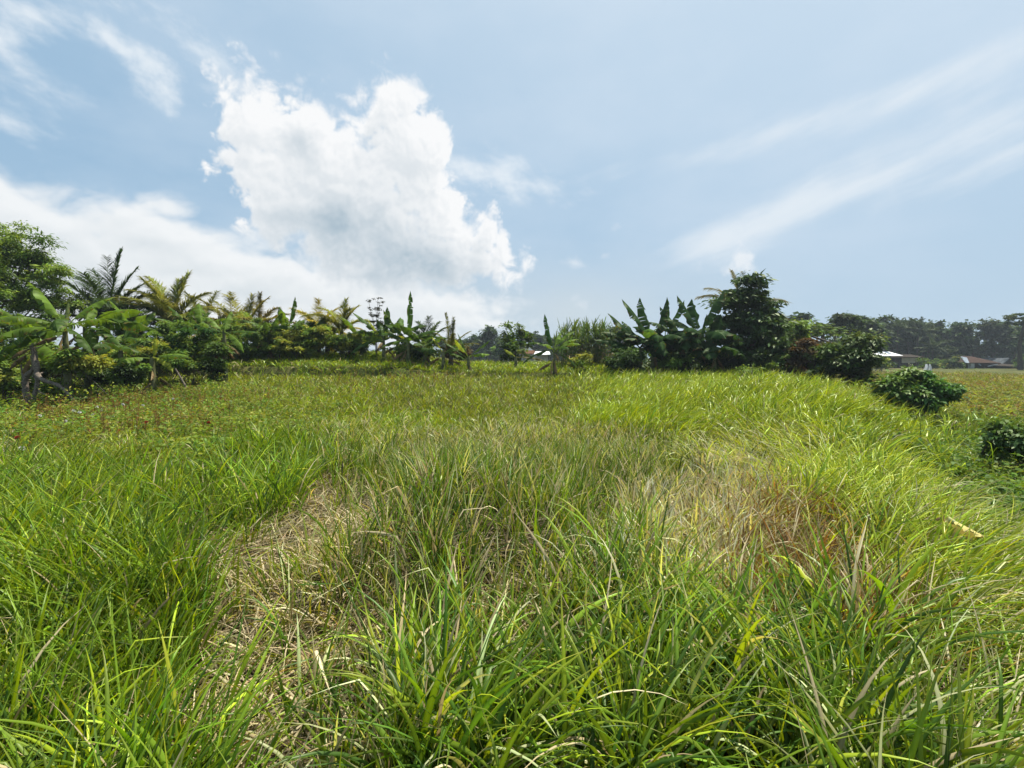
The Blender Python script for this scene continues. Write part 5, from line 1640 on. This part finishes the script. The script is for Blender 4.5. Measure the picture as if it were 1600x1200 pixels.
far_tree(1310, 62, [(1312, 512, 16, 8), (1318, 520, 20, 16), (1320, 508, 12, 7)], 'broad tree right behind the papaya trees', (FD3, FD2), clump=0.7, L=0.42)
far_tree(1288, 70, [(1285, 522, 18, 14)], 'dark tree seen between the papaya trees', clump=0.8, L=0.5)
far_tree(1345, 80, [(1345, 515, 16, 14), (1350, 530, 22, 16)], 'tree behind the shiny leaved shrub', clump=0.9)
far_tree(1240, 85, [(1245, 512, 14, 10), (1225, 518, 20, 10)], 'bluish tree top showing over the papaya trees', clump=0.9)
far_tree(1385, 104, [(1386, 512, 12, 8), (1390, 530, 24, 20), (1378, 520, 12, 12)], 'tallest dark tree right above the white roof')
far_tree(1412, 106, [(1410, 520, 18, 14), (1416, 540, 24, 16)], 'dark full tree above the veranda roof')
far_tree(1440, 108, [(1440, 522, 18, 14), (1445, 538, 24, 16)], 'dark tree with a bumpy top right of the veranda', (FD, FD3))
far_tree(1466, 106, [(1466, 520, 10, 8), (1470, 532, 18, 14), (1475, 545, 22, 12)], 'dark tree with a round knob on top', (FD, FD2))
far_tree(1495, 104, [(1503, 520, 14, 6), (1497, 532, 22, 14), (1490, 546, 24, 12)], 'dark rounded tree left of the brown farmhouse')
far_tree(1520, 110, [(1518, 540, 16, 12)], 'small tree in the gap behind the brown farmhouse', n=1200)
far_tree(1548, 106, [(1545, 516, 22, 6), (1560, 524, 24, 12), (1550, 538, 32, 18), (1533, 524, 14, 8)], 'huge spreading tree above the brown farmhouse', (FD, FD2, FD3), n=3800)
far_tree(1578, 104, [(1580, 535, 16, 22)], 'dark tree behind the grey shed')
far_tree(1594, 78, [(1598, 505, 28, 4), (1584, 503, 14, 2.2), (1608, 512, 22, 4), (1590, 512, 18, 2.5), (1606, 530, 14, 10)], 'flat topped tree with bare spreading layers at the right edge', (FD, FD3), n=1900, L=0.4, clump=0.5, flat=0.22, gap=0.8)
far_tree(1625, 96, [(1625, 525, 26, 22), (1640, 520, 24, 20)], 'dark tree cut off by the right edge', n=1600)
far_tree(1596, 90, [(1597, 562, 10, 10)], 'small green tree at the corner of the grey shed', (FD2, LF), n=900, L=0.4, clump=0.6)
far_tree(760, 120, [(764, 526, 14, 8), (755, 536, 16, 10), (770, 540, 20, 12)], 'rounded dark far tree right of the glowing banana leaf')
far_tree(741, 118, [(740, 540, 16, 10)], 'low dark far tree behind the rusty shrub', n=1200)
far_tree(782, 95, [(782, 545, 18, 8)], 'low bushy far tree left of the pale topped sapling', (FD2, LF), n=1400)
far_tree(826, 130, [(826, 527, 14, 6), (816, 533, 10, 6), (835, 534, 12, 7), (826, 544, 16, 8)], 'umbrella shaped far tree above the steep grey roof', flat=0.35)
far_tree(847, 132, [(846, 530, 9, 5), (840, 537, 10, 6), (853, 537, 10, 6), (848, 545, 16, 7)], 'open crowned far tree above the distant white roof', flat=0.35, n=1600)
far_tree(872, 125, [(872, 540, 16, 10)], 'far tree behind the lone banana leaf')
far_tree(905, 120, [(905, 540, 22, 12)], 'far tree behind the sugar cane')
far_tree(962, 100, [(960, 528, 18, 10), (970, 540, 24, 14)], 'dark far tree between the cane and the grove')
far_tree(700, 115, [(700, 545, 24, 8)], 'low far tree behind the feathery palm', n=1200)
for px, Y, top, lab in ((1400, 100, 497, 'far palm rising highest above the white roof'), (1358, 92, 503, 'far palm left of the tallest dark tree'), (1417, 102, 501, 'far palm next right of the highest one'), (1432, 101, 500, 'far palm with a ragged crown right of the middle'),
                        (1449, 103, 506, 'far palm at the right end of the high row'), (1456, 96, 528, 'low far palm with drooping fronds behind the white cloth'), (1478, 96, 540, 'low far palm left of the pale gable'), (1372, 98, 506, 'far palm between the highest one and its left neighbour'),
                        (1335, 84, 512, 'far palm behind the broad tree'), (1306, 78, 516, 'far palm with a light crown behind the slope of the hut')):
    far_palm(px, Y, top, lab)
for px, py, w, h, Y, lab in ((1384, 566, 12, 8, 84, 'green bush in front of the white roofed house'), (1450, 566, 12, 8, 86, 'green bush right of the veranda'), (1472, 568, 14, 7, 86, 'yellowish bush behind the white cloth'), (1492, 566, 9, 8, 86, 'pale bush left of the brown farmhouse'), (1597, 570, 8, 8, 84, 'green bush right of the lean-to'), (1372, 568, 10, 6, 70, 'small bush beside the shiny leaved shrub')):
    leafy('field_bush', 'bush', lab, px, Y, [(px, py, w, h), (px + w * 0.5, py + h * 0.4, w * 0.7, h * 0.6)], 0.35, 900, [LF, FD2, LY], 0.05, clump=0.5, group='bushes along the far edge of the field', stems=4, aspect=0.55)


def backing_wood():
    """the unbroken wood beyond the single trees"""
    mb = MB()
    for x0, x1, n, H, Y0 in ((1180, 1720, 26000, 8.0, 118), (690, 1010, 14000, 6.5, 140), (-400, 700, 9000, 5.0, 110)):
        px = rng.uniform(x0, x1, n)
        Y = Y0 + rng.uniform(0, 14, n)
        x = (px - 800) / F * Y
        top = H * (0.75 + 0.6 * fbm(px * 0.03, 0 * px, 4, seed=401 + int(x0)) + 0.35 * fbm(px * 0.12, 0 * px, 3, seed=411))
        z = ground_z(x, Y) + top * rng.random(n) ** 0.6
        c = np.stack([x, Y, z], 1)
        leaves(mb, c, rng.normal(0, 1, (n, 3)), rng.normal(0, 0.5, (n, 3)) + (0, 0, 1), 0.9, 0.6, vary(FD, n, 0.3))
    tag(mb.build('far_wood', M['leaf']), 'dark far wood closing the view behind the fields', 'wood', kind='stuff')


backing_wood()


# ------------------------------------------------------------------ humid air
def build_haze():
    me = bpy.data.meshes.new('haze')
    x0, x1, y0, y1, z0, z1 = -420, 420, -30, 420, -2.2, 16.0
    v = [(x, y, z) for z in (z0, z1) for y in (y0, y1) for x in (x0, x1)]
    me.from_pydata(v, [], [(0, 2, 3, 1), (4, 5, 7, 6), (0, 1, 5, 4), (2, 6, 7, 3), (0, 4, 6, 2), (1, 3, 7, 5)])
    o = bpy.data.objects.new('haze', me)
    COL.objects.link(o)
    m, T = new_mat('humid_air')
    out = T.n('ShaderNodeOutputMaterial')
    p = T.n('ShaderNodeVolumePrincipled')
    p.inputs['Color'].default_value = (0.80, 0.90, 1.0, 1)
    p.inputs['Density'].default_value = 0.0005
    p.inputs['Anisotropy'].default_value = 0.35
    T.link(p.outputs[0], out.inputs['Volume'])
    me.materials.append(m)
    tag(o, kind='stuff')


build_haze()
